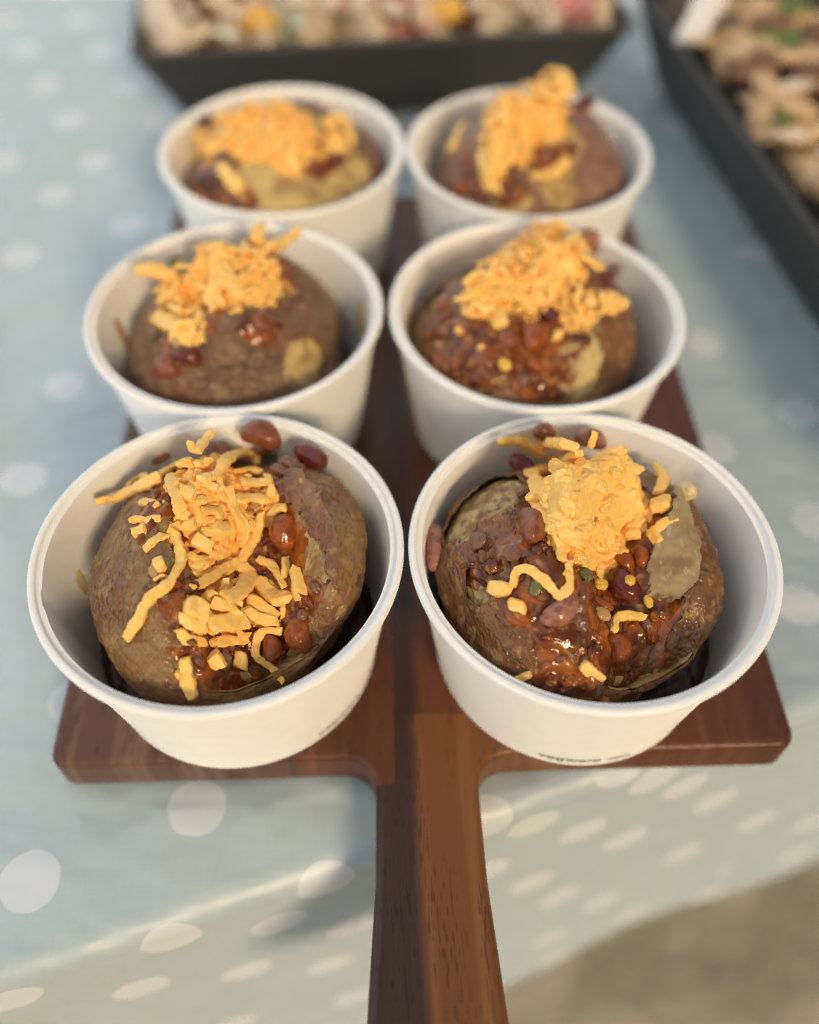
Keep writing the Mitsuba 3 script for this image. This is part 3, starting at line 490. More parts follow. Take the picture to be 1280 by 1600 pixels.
scene['cloth_bsdf'] = principled(proc(cloth_color), 0.46, 1.0, lambda p, n, uv: fbm(uv.x * 30 + 4, uv.y * 55, 2) + 0.02 * noise(uv.x * 1600, uv.y * 1600), 0.004, 1e-3)


def cloth_mesh():
    s = np.linspace(-1.0, 1.1, 421)
    v = np.concatenate([-np.linspace(0.75, 0.0, 151), np.linspace(0.002, 0.031, 14), np.linspace(0.036, 0.285, 60)])       # along the outward direction
    S, V = np.meshgrid(s, v, indexing='ij')
    drop = np.interp(S, [-0.3, 0.0725, 0.1445, 0.26, 0.6], [0.31, 0.300, 0.256, 0.250, 0.25])
    V = np.where(V > 0.036, 0.036 + (V - 0.036) / 0.249 * (drop - 0.031), V)
    R = 0.009
    a = np.clip(V / R, 0, np.pi / 2)
    out = np.where(V < 0, V, R * np.sin(a))
    z = np.where(V < 0, 0.0, -R * (1 - np.cos(a)))
    dr_ = np.maximum(V - R * np.pi / 2, 0)
    z = z - dr_
    fold = (0.0025 * np.sin(S * 23 + 1.1 + 0.8 * np.sin(S * 7)) + 0.001 * np.sin(S * 51 + 2)) * (dr_ / 0.3) ** 1.1 + 0.02 * dr_
    out = out + fold
    flat = EDGE0 + S[..., None] * ED + V[..., None] * EN
    pos = EDGE0 + S[..., None] * ED + out[..., None] * EN
    P3 = np.column_stack([flat.reshape(-1, 2), np.zeros(S.size)])
    wr = 0.0028 * (meshkit.fbm(P3 * np.array([9, 16, 1]) @ np.array([[0.8, 0.6, 0], [-0.6, 0.8, 0], [0, 0, 1]]), 3, 8) - 0.5).reshape(S.shape)
    a0, a1 = np.array([-0.137, 0.150]), np.array([-0.103, 0.069])          # the pressed crease at the left
    t = (a1 - a0) / np.linalg.norm(a1 - a0)
    cd = (flat - a0) @ np.array([-t[1], t[0]])
    wr = wr + 0.0011 * np.exp(-(cd / 0.004) ** 2) + 0.0009 * sstep(-0.02, 0.0, -cd) * np.exp(-(cd / 0.03) ** 2)
    flatness = 1 - np.exp(-((np.maximum(np.abs(pos[..., 0] - 0.005) - 0.125, 0) ** 2 + np.maximum(np.abs(pos[..., 1] - 0.25) - 0.2, 0) ** 2) / 0.03 ** 2))
    z = z + (wr - 0.0016) * (0.15 + 0.85 * flatness)
    ns, nv = S.shape
    q = (np.arange(ns - 1)[:, None] * nv + np.arange(nv - 1)[None]).ravel()
    f = np.stack([q, q + nv, q + nv + 1, q + 1], -1)
    return np.column_stack([pos.reshape(-1, 2), z.ravel()]), f, flat.reshape(-1, 2)


cv, cf, cuv = cloth_mesh()
obj('tablecloth', (cv, cf[:, ::-1]), 'cloth_bsdf', smooth=True, uv=cuv)
tag('tablecloth', 'pale blue cloth with white polka dots, covering the table and hanging over its edge', 'tablecloth')

# ------------------------------------------------------------------ the serving board
B0, BA = np.array([0.0062, 0.1222]), math.radians(2.1)


def board_outline():
    import shapely
    body = shapely.box(-0.1252, 0, 0.1252, 0.330).buffer(-0.006).buffer(0.006, quad_segs=8)
    h = shapely.Polygon([(-0.0168, 0.02), (-0.0168, -0.012), (-0.0172, -0.04), (-0.0205, -0.085), (-0.0235, -0.125), (-0.019, -0.145), (0.019, -0.145), (0.0235, -0.125), (0.0205, -0.085), (0.0172, -0.04), (0.0168, -0.012), (0.0168, 0.02)])
    h = h.buffer(-0.004).buffer(0.008).buffer(-0.004)
    u = body.union(h)
    return u.buffer(0.011, quad_segs=10).buffer(-0.011, quad_segs=10)                 # fillets where the handle leaves the body


import shapely
from shapely import affinity
OUT = board_outline()


def round_plank(region):
    """walls built from matching rings, so that the rounding is smooth"""
    reg = region.buffer(-0.00004)
    rings = []
    base = reg.intersection(OUT)
    base = max(getattr(base, 'geoms', [base]), key=lambda g: g.area)
    ring = np.asarray(base.segmentize(0.003).exterior.coords)[:-1]
    if not shapely.LinearRing(ring).is_ccw:
        ring = ring[::-1]
    bd = OUT.exterior
    d_own = shapely.distance(shapely.points(ring), bd)
    if not bd.is_ccw:
        bd = shapely.LinearRing(np.asarray(bd.coords)[::-1])
    pr = shapely.line_locate_point(bd, shapely.points(ring))
    step = 4e-4
    q0 = shapely.get_coordinates(shapely.line_interpolate_point(bd, np.mod(pr - step, bd.length)))
    q1 = shapely.get_coordinates(shapely.line_interpolate_point(bd, np.mod(pr + step, bd.length)))
    e = q1 - q0
    nin = np.column_stack([-e[:, 1], e[:, 0]])
    nin /= np.linalg.norm(nin, axis=1, keepdims=True) + 1e-12
    own = (d_own < 2e-4)
    wgt = own.astype(float)
    lay = [(0.0006, 0.0016), (0.0014, 0.0005), (0.0028, 0.0), (0.0150, 0.0), (0.0165, 0.0004), (0.0175, 0.0013), (0.0180, 0.0027)]
    n = len(ring)
    V = np.vstack([np.column_stack([ring + nin * (wgt * i + (1 - wgt) * (0.00015 if z > 0.0178 else 0))[:, None], np.full(n, z if True else 0)]) for z, i in lay])
    F = []
    j = np.arange(n)
    k = (j + 1) % n
    for L in range(len(lay) - 1):
        a, b = L * n, (L + 1) * n
        F += [np.stack([a + j, a + k, b + k], -1), np.stack([a + j, b + k, b + j], -1)]
    topring = V[(len(lay) - 1) * n:, :2]
    tv, tf = trimesh.creation.triangulate_polygon(shapely.Polygon(topring), engine='earcut')
    if True:
        from scipy.spatial import cKDTree
        idx = cKDTree(topring).query(tv)[1]
        tf = idx[tf]
        ar = np.cross(topring[tf[:, 1]] - topring[tf[:, 0]], topring[tf[:, 2]] - topring[tf[:, 0]])
        tf = np.where((ar > 0)[:, None], tf, tf[:, ::-1])
        F += [tf + (len(lay) - 1) * n, tf[:, ::-1]]
    return trimesh.Trimesh(V, np.vstack(F), process=False)


def to_world_board(m):
    v = m.vertices
    c, s = math.cos(BA), math.sin(BA)
    m.vertices = np.column_stack([B0[0] + v[:, 0] * c - v[:, 1] * s, B0[1] + v[:, 0] * s + v[:, 1] * c, v[:, 2]])
    return m


board = thing('serving_board', 'dark wooden serving board with long handle under the six paper bowls', 'serving board')
HANDLE = shapely.box(-0.04, -0.2, 0.04, -0.0095)
for x0, x1, mat in [(-0.13, -0.086, 'wood_brown'), (-0.086, -0.044, 'wood_brown'), (-0.044, -0.0105, 'wood_red'), (0.046, 0.086, 'wood_red'), (0.086, 0.13, 'wood_red')]:
    obj('plank', to_world_board(round_plank(shapely.box(x0, -0.0095, x1, 0.4))), mat, board, smooth=35)
CENTRE = shapely.union_all([shapely.box(-0.0105, -0.2, 0.046, 0.4), HANDLE])
obj('plank', to_world_board(round_plank(CENTRE.intersection(shapely.box(-1, -1, 1, 0.015)))), 'wood_amber', board, smooth=35)
tag(list(scene)[-1], 'amber brown plank with a dark streak, running out into the handle')
obj('plank', to_world_board(round_plank(CENTRE.intersection(shapely.box(-1, 0.015, 1, 1)))), 'wood_joined', board, smooth=35)


# ------------------------------------------------------------------ paper bowls
def bowl_wall(seam):
    """paper body: outside, under the foot, inside; a lapped seam at the angle seam"""
    seg = 160
    H = 0.0578
    prof = [(BASE_R, 0.0000), (BASE_R + 0.0004, 0.0006)]
    zs = np.linspace(0.0006, H, 14)
    prof += [(BASE_R + (0.0558 - BASE_R) * z / RIM_H, z) for z in zs[1:]]
    inner = [(BASE_R - 0.0012 + (0.0547 - BASE_R) * z / RIM_H, z) for z in np.linspace(H, 0.0042, 14)]
    prof += inner + [(BASE_R - 0.003, 0.0032), (0.03, 0.003), (0.0002, 0.003)]
    prof += [(0.0002, 0.0022), (BASE_R - 0.0034, 0.0022), (BASE_R - 0.0018, 0.0)]
    m = lathe(prof, seg, closed=True)
    v = np.array(m.vertices)
    th = np.mod(np.arctan2(v[:, 1], v[:, 0]) - seam, 2 * np.pi)
    lap = np.where(th < 0.16, 0.0005 * (1 - sstep(0.14, 0.16, th)), 0.0)
    k = (v[:, 2] > 0.001) & (np.hypot(v[:, 0], v[:, 1]) > BASE_R - 0.002)
    r = np.hypot(v[:, 0], v[:, 1])
    sc = np.where(k, (r + lap) / np.maximum(r, 1e-9), 1)
    v[:, 0] *= sc
    v[:, 1] *= sc
    m.vertices = v
    return m


def bowl_rim(seed):
    """the rolled lip"""
    pr = []
    for a in np.linspace(0, 2 * np.pi, 20, endpoint=False):
        c, s = math.cos(a), math.sin(a)
        pr.append((0.0562 + 0.0013 * np.sign(c) * abs(c) ** 0.75, 0.0578 + 0.0018 * np.sign(s) * abs(s) ** 0.75))
    m = lathe(pr, 160, closed=True)
    v = np.array(m.vertices)
    th = np.arctan2(v[:, 1], v[:, 0])
    v[:, 2] += 0.0003 * np.sin(2 * th + seed) + 0.00012 * np.sin(5 * th + seed * 2)
    m.vertices = v
    return m


def on_wall(flat_mesh, ang, z0, lift=0.00025):
    """wraps a mesh that lies in the xy plane round the outside of a bowl, reading left to right, its origin at angle ang and height z0"""
    v = np.array(flat_mesh.vertices)
    z = z0 + v[:, 1]
    r = BASE_R + (0.0558 - BASE_R) * z / RIM_H + lift + v[:, 2]
    th = ang + v[:, 0] / (BASE_R + 0.002)
    return trimesh.Trimesh(np.column_stack([r * np.cos(th), r * np.sin(th), z]), flat_mesh.faces, process=False)


def move(m, dx, dy, dz):
    m = m.copy()
    m.apply_translation([dx, dy, dz])
    return m


BOWL_LABEL = ['white paper bowl at the front of the left row, left of the board handle',
              'white paper bowl at the front of the right row, right of the board handle',
              'white paper bowl in the middle of the left row on the wooden board',
              'white paper bowl in the middle of the right row on the wooden board',
              'white paper bowl at the back of the left row, close to the black tray behind',
              'white paper bowl at the back of the right row, with a tall cheese heap']
TEXT = {0: -52, 1: -108}
for i, (bx, by) in enumerate(BOWLS):
    b = thing('paper_bowl', BOWL_LABEL[i], 'bowl', 'white paper bowls on the wooden board')
    seam = math.radians([196, 40, 75, 100, 60, 20][i])
    obj('wall', move(bowl_wall(seam), bx, by, BOARD_TOP + 0.0001), 'paper', b, smooth=35)
    obj('rim', move(bowl_rim(i * 1.3), bx, by, BOARD_TOP + 0.0001), 'paper', b, smooth=True)
    if i in TEXT:
        for word, a0 in (('vegware', 0), ('com', 27.5)):
            tm = meshkit.text_mesh(word, 0.0032, 0.00005)
            tm.vertices[:, 0] *= (20.8 if word == 'vegware' else 7.6) * MM / np.ptp(tm.vertices[:, 0])
            obj('lettering', move(on_wall(tm, math.radians(TEXT[i] + a0), 0.0045), bx, by, BOARD_TOP), 'print_ink', b, smooth=False)
    if i == 5:
        lf = []
        for sgn in (-1, 1):
            e = affinity.rotate(affinity.scale(shapely.Point(0, 0).buffer(0.001), 2.4, 1.1), 35 * sgn)
            lf.append(trimesh.creation.extrude_polygon(affinity.translate(e, sgn * 0.0019, 0.0), 0.00005, engine='earcut'))
        obj('leaf_mark', move(on_wall(trimesh.util.concatenate(lf), math.radians(-72), 0.042), bx, by, BOARD_TOP), 'leaf_ink', b, smooth=False)

# ------------------------------------------------------------------ potatoes, sauce, beans, cheese
SKIN_OF = ['skin_olive', 'skin_wet', 'skin_brown', 'skin_wet', 'skin_brown', 'skin_pink']
PLACE = ['front left', 'front right', 'middle left', 'middle right', 'back left', 'back right']


def spots(n, lst, soft=0.06):
    m = np.full(len(n), -3.0)
    for rad, d in lst:
        m = np.maximum(m, (rad - np.arccos(np.clip(n @ unit(d), -1, 1))) / max(soft, 1e-6))
    return m


def flesh_mask(i, n):
    P = POT[i]
    s, y = cleft_coords(i, n)
    wob = s + 0.09 * (meshkit.fbm(n * 3.1 + P['seed'] * 2, 2, P['seed'] + 3) * 2 - 1)
    m = (P['wide'] * 1.05 * (1 - 1.5 * sstep(0.3, 0.9, np.abs(y))) - np.abs(wob)) / 0.06
    m = np.where(n[:, 2] > 0.15, m, -3.0)
    m = np.maximum(m, spots(n, DATA[i]['flesh']))
    return m + 1.4 * (meshkit.fbm(n * 7, 3, i + 9) * 2 - 1)


def sauce_mask(i, n):
    return spots(n, DATA[i]['sauce'], 0.10) + 2.6 * (meshkit.fbm(n * 5, 3, i + 40) * 2 - 1)


def sauce_lift(i, n):
    m = sauce_mask(i, n)
    t = np.clip(m, -0.5, 1.0)
    return MM * (1.3 * t + np.where(t > 0, 1.0 * t * (meshkit.fbm(n * 13, 3, i + 50) * 2 - 1) + 1.2 * t * np.maximum(meshkit.fbm(n * 9 + 3, 2, i + 60) * 2 - 1, 0), 0))


def heap_lift(i, n):
    h = np.zeros(len(n))
    for H, poly in DATA[i]['heaps']:
        h = np.maximum(h, H * MM * sstep(-0.02, 0.22, poly_dist(np.array(poly), n)))
    return h


def heap_mesh(i, crag, sub=6, fine=1):
    polys = DATA[i]['heaps']

    def mk(n):
        return np.max([poly_dist(np.array(p), n) for _, p in polys], axis=0) + 0.05 + 0.05 * (meshkit.fbm(n * 11, 2, i + 70) * 2 - 1)
    n, f = sphere_patch(mk, sub, fine)
    m = mk(n)
    lift = np.maximum(heap_lift(i, n) - (0.0004 if i == 1 else 0.0032 if i == 0 else 0.0025), 0)
    edge = sstep(-0.02, 0.05, m)
    p0 = surf(i, n, lift)
    c1 = np.abs(meshkit.fbm(p0 / 0.0060 + 3 * i, 3, i + 80) * 2 - 1)
    c2 = np.abs(meshkit.fbm(p0 / 0.0026 + 9 * i, 3, i + 90) * 2 - 1)
    c3 = meshkit.fbm(p0 / 0.0012, 2, i + 99) * 2 - 1
    d = MM * crag * (2.6 * (0.35 - c1) + 1.3 * (0.3 - c2) + 0.35 * c3)
    p = surf(i, n, lift + d * edge - 0.0025 * (1 - edge))
    return trimesh.Trimesh(p, f, process=False)


BEAN_WORD = {'brown': 'reddish brown bean', 'dark': 'dark red bean', 'orange': 'glossy orange red bean', 'pink': 'dull pinkish brown bean', 'purple': 'dark purple bean'}
BEAN_LABEL = {
    (0, 0): 'reddish brown bean against the back wall inside the front left bowl', (0, 1): 'dark red bean at the back right inside the front left bowl',
    (0, 2): 'glossy orange red bean right of the upper cheese heap in the front left bowl', (0, 3): 'larger glossy orange red bean right of the lower cheese heap, front left bowl',
    (0, 4): 'smaller orange red bean tucked under the lower cheese heap, front left bowl', (0, 5): 'reddish brown bean behind the cheese heap in the front left bowl',
    (0, 6): 'brown bean in the gap behind the potato, right side of the front left bowl',
    (1, 0): 'pinkish brown bean standing against the left wall of the front right bowl', (1, 1): 'round brown bean left of the cheese lump in the front right bowl',
    (1, 2): 'long pinkish bean under the zigzag cheese strand in the front right bowl', (1, 3): 'dark red bean with a corn crumb on it in the front right bowl',
    (1, 4): 'orange red bean lowest in the sauce at the front of the front right bowl', (1, 5): 'orange bean just under the cheese lump in the front right bowl',
    (1, 6): 'small orange bean beside the pale peel in the front right bowl', (1, 7): 'pinkish bean behind the cheese lump in the front right bowl',
    (1, 8): 'dark red bean under the curled cheese piece in the front right bowl', (1, 9): 'brown bean at the very back of the front right bowl',
    (1, 10): 'brown bean end beside the long pinkish bean in the front right bowl',
    (2, 0): 'dark red bean below the cheese flap in the middle left bowl', (2, 1): 'brown bean at the left front of the middle left bowl',
    (2, 2): 'brown bean in the slit of the potato in the middle left bowl', (2, 3): 'brown bean behind the cheese in the middle left bowl',
    (3, 0): 'orange red bean in front of the cheese in the middle right bowl', (3, 1): 'dark red bean upright at the right of the cheese in the middle right bowl',
    (3, 2): 'pinkish bean behind the cheese in the middle right bowl', (3, 3): 'brown bean left of the orange bean in the middle right bowl',
    (3, 4): 'dark red bean right of the orange bean in the middle right bowl', (3, 5): 'brown bean lowest in the sauce of the middle right bowl',
    (3, 6): 'brown bean at the left side of the middle right bowl',
    (4, 0): 'dark red bean right of the cheese in the back left bowl', (4, 1): 'dark purple bean lowest at the left of the back left bowl',
    (4, 2): 'dark purple bean under the front of the cheese in the back left bowl', (4, 3): 'brown bean beside the dark red bean in the back left bowl',
    (4, 4): 'dark purple bean at the back left of the back left bowl',
    (5, 0): 'dark red bean right of the tall cheese heap in the back right bowl', (5, 1): 'orange red bean at the front left of the back right bowl',
    (5, 2): 'brown bean above the curved cheese shred in the back right bowl', (5, 3): 'brown bean at the foot of the cheese in the back right bowl',
}
LOOSE = {  # shreds that lie apart from the heap
    (0, 37): 'cheese cube at the left of two under the lower cheese heap, front left bowl', (0, 38): 'square cheese cube at the right of two under the lower cheese heap, front left bowl',
    (0, 39): 'short flat cheese strip lowest on the potato in the front left bowl', (0, 40): 'tiny cheese crumb beside the lowest cheese strip in the front left bowl',
    (0, 4): 'long cheese strand hanging down the left side of the potato, front left bowl', (0, 42): 'flat rectangular cheese chip at the right end of the front left bowl topping',
    (1, 0): 'curled cheese piece at the upper left behind the lump, front right bowl', (1, 7): 'zigzag cheese strand lying below the cheese lump, front right bowl',
    (1, 8): 'crumbly cheese knob at the left end of the zigzag strand, front right bowl', (1, 9): 'cheese chip hanging below the zigzag strand, front right bowl',
    (1, 14): 'hooked orange cheese curl beside the dark red bean, front right bowl', (1, 15): 'wedge of cheese lowest in the sauce, front right bowl', (1, 16): 'cheese scrap at the bottom left by the wall, front right bowl',
    (2, 0): 'cheese strip sticking up at the back right in the middle left bowl', (3, 0): 'short cheese strip left of the orange bean in the middle right bowl',
    (3, 1): 'round cheese crumb at the far left in the middle right bowl', (3, 2): 'cheese crumb lying in the sauce of the middle right bowl',
    (3, 3): 'cheese chunk right of the orange bean in the middle right bowl', (4, 0): 'thick cheese shred hanging apart at the front left of the back left bowl', (5, 0): 'curved cheese shred under the heap in the back right bowl',
}
BIT_NAME = {'green': ('pepper_piece', 'pepper'), 'onion': ('onion_piece', 'onion'), 'corn': ('corn_crumb', 'corn'), 'potato': ('potato_crumb', 'potato piece'), 'meat': ('mince_crumb', 'mince')}
BIT_LABEL = {
    (0, 0): 'olive green pepper piece behind the cheese, front left bowl', (0, 1): 'small onion piece among the cheese, front left bowl', (0, 2): 'small onion piece on the right potato half, front left bowl',
    (0, 3): 'onion piece at the lower front of the potato, front left bowl', (0, 4): 'green pepper piece under the long strand, front left bowl', (0, 5): 'small onion piece between the two cheese heaps, front left bowl',
    (0, 6): 'brown mince lump under the back wall bean, front left bowl', (0, 7): 'brown mince lump left of the dark red bean, front left bowl', (0, 8): 'brown mince lump right behind the cheese, front left bowl',
    (1, 0): 'yellow corn crumb left of the dark red bean, front right bowl', (1, 1): 'yellow corn crumb on top of the dark red bean, front right bowl', (1, 2): 'yellow corn crumb right of the dark red bean, front right bowl',
    (1, 3): 'green pepper piece under the cheese lump, front right bowl', (1, 4): 'green pepper piece above the long pinkish bean, front right bowl',     (1, 5): 'pale potato piece at the top of the right half, front right bowl', (1, 6): 'onion shreds in the middle of the sauce, front right bowl',
    (1, 7): 'brown mince crumb left of the round brown bean, front right bowl', (1, 8): 'brown mince crumb in the sauce at mid left, front right bowl', (1, 9): 'brown mince crumb at the left edge, front right bowl',
    (2, 0): 'dark green pepper piece behind the cheese, middle left bowl', (3, 0): 'yellow corn crumb in the sauce, middle right bowl',
}

for i, (bx, by) in enumerate(BOWLS):
    D = DATA[i]
    off = (bx, by, BOARD_TOP)
    O = np.array(off)
    near = i < 2
    pl = PLACE[i]
    pot = thing('baked_potato', f'split baked potato under chilli and cheese in the {pl} paper bowl', 'potato', 'baked potatoes in the paper bowls')
    s = trimesh.creation.icosphere(subdivisions=6 if near else 5)
    n = np.array(s.vertices)
    fm = flesh_mask(i, n)
    rag = MM * (1.3 * (meshkit.fbm(n * 20, 3, i) * 2 - 1) - 1.2 * np.abs(meshkit.fbm(n * np.array([30, 12, 20]), 2, i + 3) * 2 - 1))
    obj('flesh', move(trimesh.Trimesh(surf(i, n, -0.0006 + rag * (fm > -0.5)), s.faces, process=False), *off), 'flesh_stained' if near else 'flesh', pot, smooth=True)
    keep = (fm[s.faces] < 0).all(1)
    lip = MM * (0.7 + 1.1 * np.exp(-np.maximum(-fm, 0) * 0.9))
    wr = MM * (0.9 * (np.abs(meshkit.fbm(n * np.array([14, 14, 8]), 3, i + 5) * 2 - 1) - 0.3) + 1.3 * np.exp(-np.maximum(-fm, 0) * 0.5) * (meshkit.fbm(n * 10, 3, i + 6) - 0.4))
    sk = trimesh.Trimesh(surf(i, n, lip + wr), s.faces[keep], process=False)
    sk.remove_unreferenced_vertices()
    obj('skin', move(sk, *off), SKIN_OF[i], pot, smooth=True)
    for q, (lift, poly, mat) in enumerate(D['flaps']):
        P = np.array(poly)

        def inside(m):
            return poly_dist(P, m) + 0.035 * (meshkit.fbm(m * 18, 3, 3 + q) * 2 - 1)
        fn_, ff = sphere_patch(inside, 6, 1)
        dd = inside(fn_)
        curl = MM * (lift * (0.5 + 1.0 * meshkit.fbm(fn_ * 4, 2, 8 + q)) + 2.2 * (1 - sstep(0, 0.07, dd)) * (meshkit.fbm(fn_ * 4.5, 2, 2 + q) - 0.25) + 1.3 * (np.abs(meshkit.fbm(fn_ * np.array([11, 7, 5]), 2, 4 + q) * 2 - 1) - 0.2))
        keepf = (dd[ff] > 0).all(1)
        up_ = surf(i, fn_, curl + 0.0012)
        dn_ = surf(i, fn_, curl + 0.0005)
        up_m = trimesh.Trimesh(np.vstack([up_, dn_]), np.vstack([ff[keepf], ff[keepf][:, ::-1] + len(fn_)]), process=False)
        up_m.remove_unreferenced_vertices()
        k = obj('skin_flap', move(up_m, *off), mat, pot, smooth=True)
        tag(k, 'pale greyish loosened peel' if mat == 'peel' else 'reddish brown torn piece of skin')
    # sauce
    sn, sf = sphere_patch(lambda m: sauce_mask(i, m) + 0.4, 6, 0)
    sc = thing('chilli_sauce', f'glossy red brown chilli sauce over the potato in the {pl} bowl', 'sauce', 'chilli sauce on the potatoes')
    obj('coating', move(trimesh.Trimesh(surf(i, sn, sauce_lift(i, sn)), sf, process=False), *off), 'sauce', sc, smooth=True)
    fill_r = np.linspace(0, 1, 24)[:, None]
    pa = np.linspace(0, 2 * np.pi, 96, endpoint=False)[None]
    lvl = (0.0125 if near else 0.015) + 0.0022 * (meshkit.fbm(np.stack([3 * fill_r * np.cos(pa) + i, 3 * fill_r * np.sin(pa), 0 * pa + 0 * fill_r], -1), 3, i) - 0.5)
    pr_ = fill_r * (inner_r(lvl) - 0.0002)
    pv = np.stack([pr_ * np.cos(pa), pr_ * np.sin(pa), lvl + 0.0012 * (fill_r > 0.97)], -1).reshape(-1, 3)
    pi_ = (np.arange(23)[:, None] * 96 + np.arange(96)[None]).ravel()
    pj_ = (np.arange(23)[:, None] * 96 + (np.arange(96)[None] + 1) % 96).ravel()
    obj('base_fill', move(trimesh.Trimesh(pv, np.vstack([np.stack([pi_, pi_ + 96, pj_ + 96], -1), np.stack([pi_, pj_ + 96, pj_], -1)]), process=False), *off), 'fill_dark', sc, smooth=True)  # dark brown sheet closing the bottom of the bowl around the potato
    rng = np.random.default_rng(300 + i)
    cn = unit(rng.normal(size=(3000, 3)))
    cm = sauce_mask(i, cn)
    cn = cn[(cm > 0.35) & (cn[:, 2] > -0.15)][:110 if near else 70]
    cp = surf(i, cn, sauce_lift(i, cn))
    groups = {'bit_meat': [], 'bit_onion': [], 'sauce': []}
    for q in range(len(cn)):
        r = rng.uniform(0.45, 1.55) ** 2 * 1.3 * MM
        a = unit(np.cross(cn[q], rng.normal(size=3)))
        ax3 = np.array([a * rng.uniform(0.9, 1.6), np.cross(cn[q], a) * rng.uniform(0.5, 0.9), cn[q] * rng.uniform(0.45, 0.8)]) * r
        groups[('bit_meat' if q % 4 == 0 else 'bit_onion' if q % 13 == 1 else 'sauce')].append(blob(cp[q] + O + cn[q] * r * 0.1, ax3, q, 0.35, 0.6, 3, 0.3))
    for mat, lst in groups.items():
        if lst:
            k = obj('crumb', trimesh.util.concatenate(lst), mat, sc, smooth=True)
            tag(k, kind='stuff')
    # beans
    for q, (w, pts, nn, col) in enumerate(D['beans']):
        p = np.array(pts) * MM
        ax = unit(p[1] - p[0]) if np.linalg.norm(p[1] - p[0]) > 1e-6 else np.array([1.0, 0, 0])
        ln = np.linalg.norm(p[1] - p[0])
        mn = w * MM * 1.35
        if ln < mn:
            c = p.mean(0)
            p = np.array([c - ax * mn / 2, c + ax * mn / 2])
        k = obj('bean', bean(p[0] + O, p[1] + O, w * MM, nn, 100 * i + q), 'bean_' + col, smooth=True)
        tag(k, BEAN_LABEL[(i, q)], 'bean')
    # small bits
    for q, (w, p, nn, col) in enumerate(D['bits']):
        rng = np.random.default_rng(900 + 40 * i + q)
        a = unit(rng.normal(size=3))
        nn = unit(nn)
        a = unit(a - nn * (a @ nn))
        b = np.cross(nn, a)
        el = rng.uniform(0.85, 1.25)
        k = obj(BIT_NAME[col][0], blob(np.array(p) * MM + O, np.array([a * el, b / el, nn * (0.9 if col == 'potato' else 0.55)]) * w * MM / 2, q + 7 * i, 0.3, 0.8, 4, 0.12), 'bit_' + col, smooth=True)
        tag(k, BIT_LABEL[(i, q)], BIT_NAME[col][1])
    # cheese
    ch = thing('grated_cheese', f'heap of grated orange cheese on the potato in the {pl} bowl', 'cheese', 'grated cheese on the potatoes')
    k = obj('clump', move(heap_mesh(i, 1.7 if i in (1, 3, 5) else 1.7), *off), 'cheese', ch, smooth=True)
    for q, (w, pts, nn) in enumerate(D['shreds']):
        p = np.array(pts) * MM
        rng = np.random.default_rng(5000 + 100 * i + q)
        t = float(np.clip(w * 0.55, 1.4, 3.0)) * MM
        L = np.linalg.norm(np.diff(p, axis=0), axis=1).sum()
        m = ribbon(p + O, np.array(nn) + rng.normal(size=3) * 0.15, w * MM, t * (1.5 if L < 1.6 * w * MM else 1), 700 + 100 * i + q, rough=0.36, twist=rng.uniform(-0.5, 0.5) if L > 0.01 else 0)
        if (i, q) in LOOSE:
            k = obj('cheese_shred', m, 'cheese', smooth=45)
            tag(k, LOOSE[(i, q)], 'cheese')
        else:
            obj('shred', m, 'cheese', ch, smooth=32)
    # short shreds and crumbs thrown over the heap
    rng = np.random.default_rng(77 + i)
    polys = [np.array(p) for _, p in D['heaps']]
    want = [90, 90, 130, 130, 110, 120][i]
    cand = unit(unit(np.vstack(polys)).mean(0) + rng.normal(size=(4000, 3)) * 0.45)
    dist = np.max([poly_dist(p, cand) for p in polys], axis=0)
    cand = cand[dist > (0.03 if i == 0 else 0.0)]
    base = surf(i, cand, heap_lift(i, cand))
    for q in range(min(want, len(cand))):
        nn = cand[q]
        d = unit(np.cross(nn, rng.normal(size=3)) + nn * rng.uniform(-0.3, 0.5))
        L = rng.uniform(3, 8) * MM if near else rng.uniform(4, 12) * MM
        w = rng.uniform(1.8, 3.4) * MM if near else rng.uniform(1.5, 2.8) * MM
        c = base[q] + nn * MM * (rng.uniform(-1.6, 0.5) if near else rng.uniform(-0.6, 2.6)) + O
        bend = np.cross(d, nn) * L * rng.uniform(-0.35, 0.35) + nn * L * rng.uniform(-0.05, 0.2)
        if (q % 2 if i == 0 else True if i == 1 else q % 5 == 0):
            r = (rng.uniform(1.2, 2.8) if i != 1 else rng.uniform(1.8, 5.0)) * MM
            obj('crumb', blob(c - nn * r * (0.2 if i != 1 else 0.25), np.array([d * rng.uniform(0.9, 1.6), np.cross(nn, d) * rng.uniform(0.6, 1.0), nn * rng.uniform(0.5, 0.8)]) * r, 41 * i + q, 0.35, 0.7, 4, 0.25 if i == 1 else 0.5), 'cheese', ch, smooth=True)
            continue
        obj('shred', ribbon([c - d * L / 2, c + bend, c + d * L / 2], nn + rng.normal(size=3) * 0.4, w, w * rng.uniform(0.45, 0.75), 3000 + 100 * i + q, rough=0.35), 'cheese', ch, smooth=32)
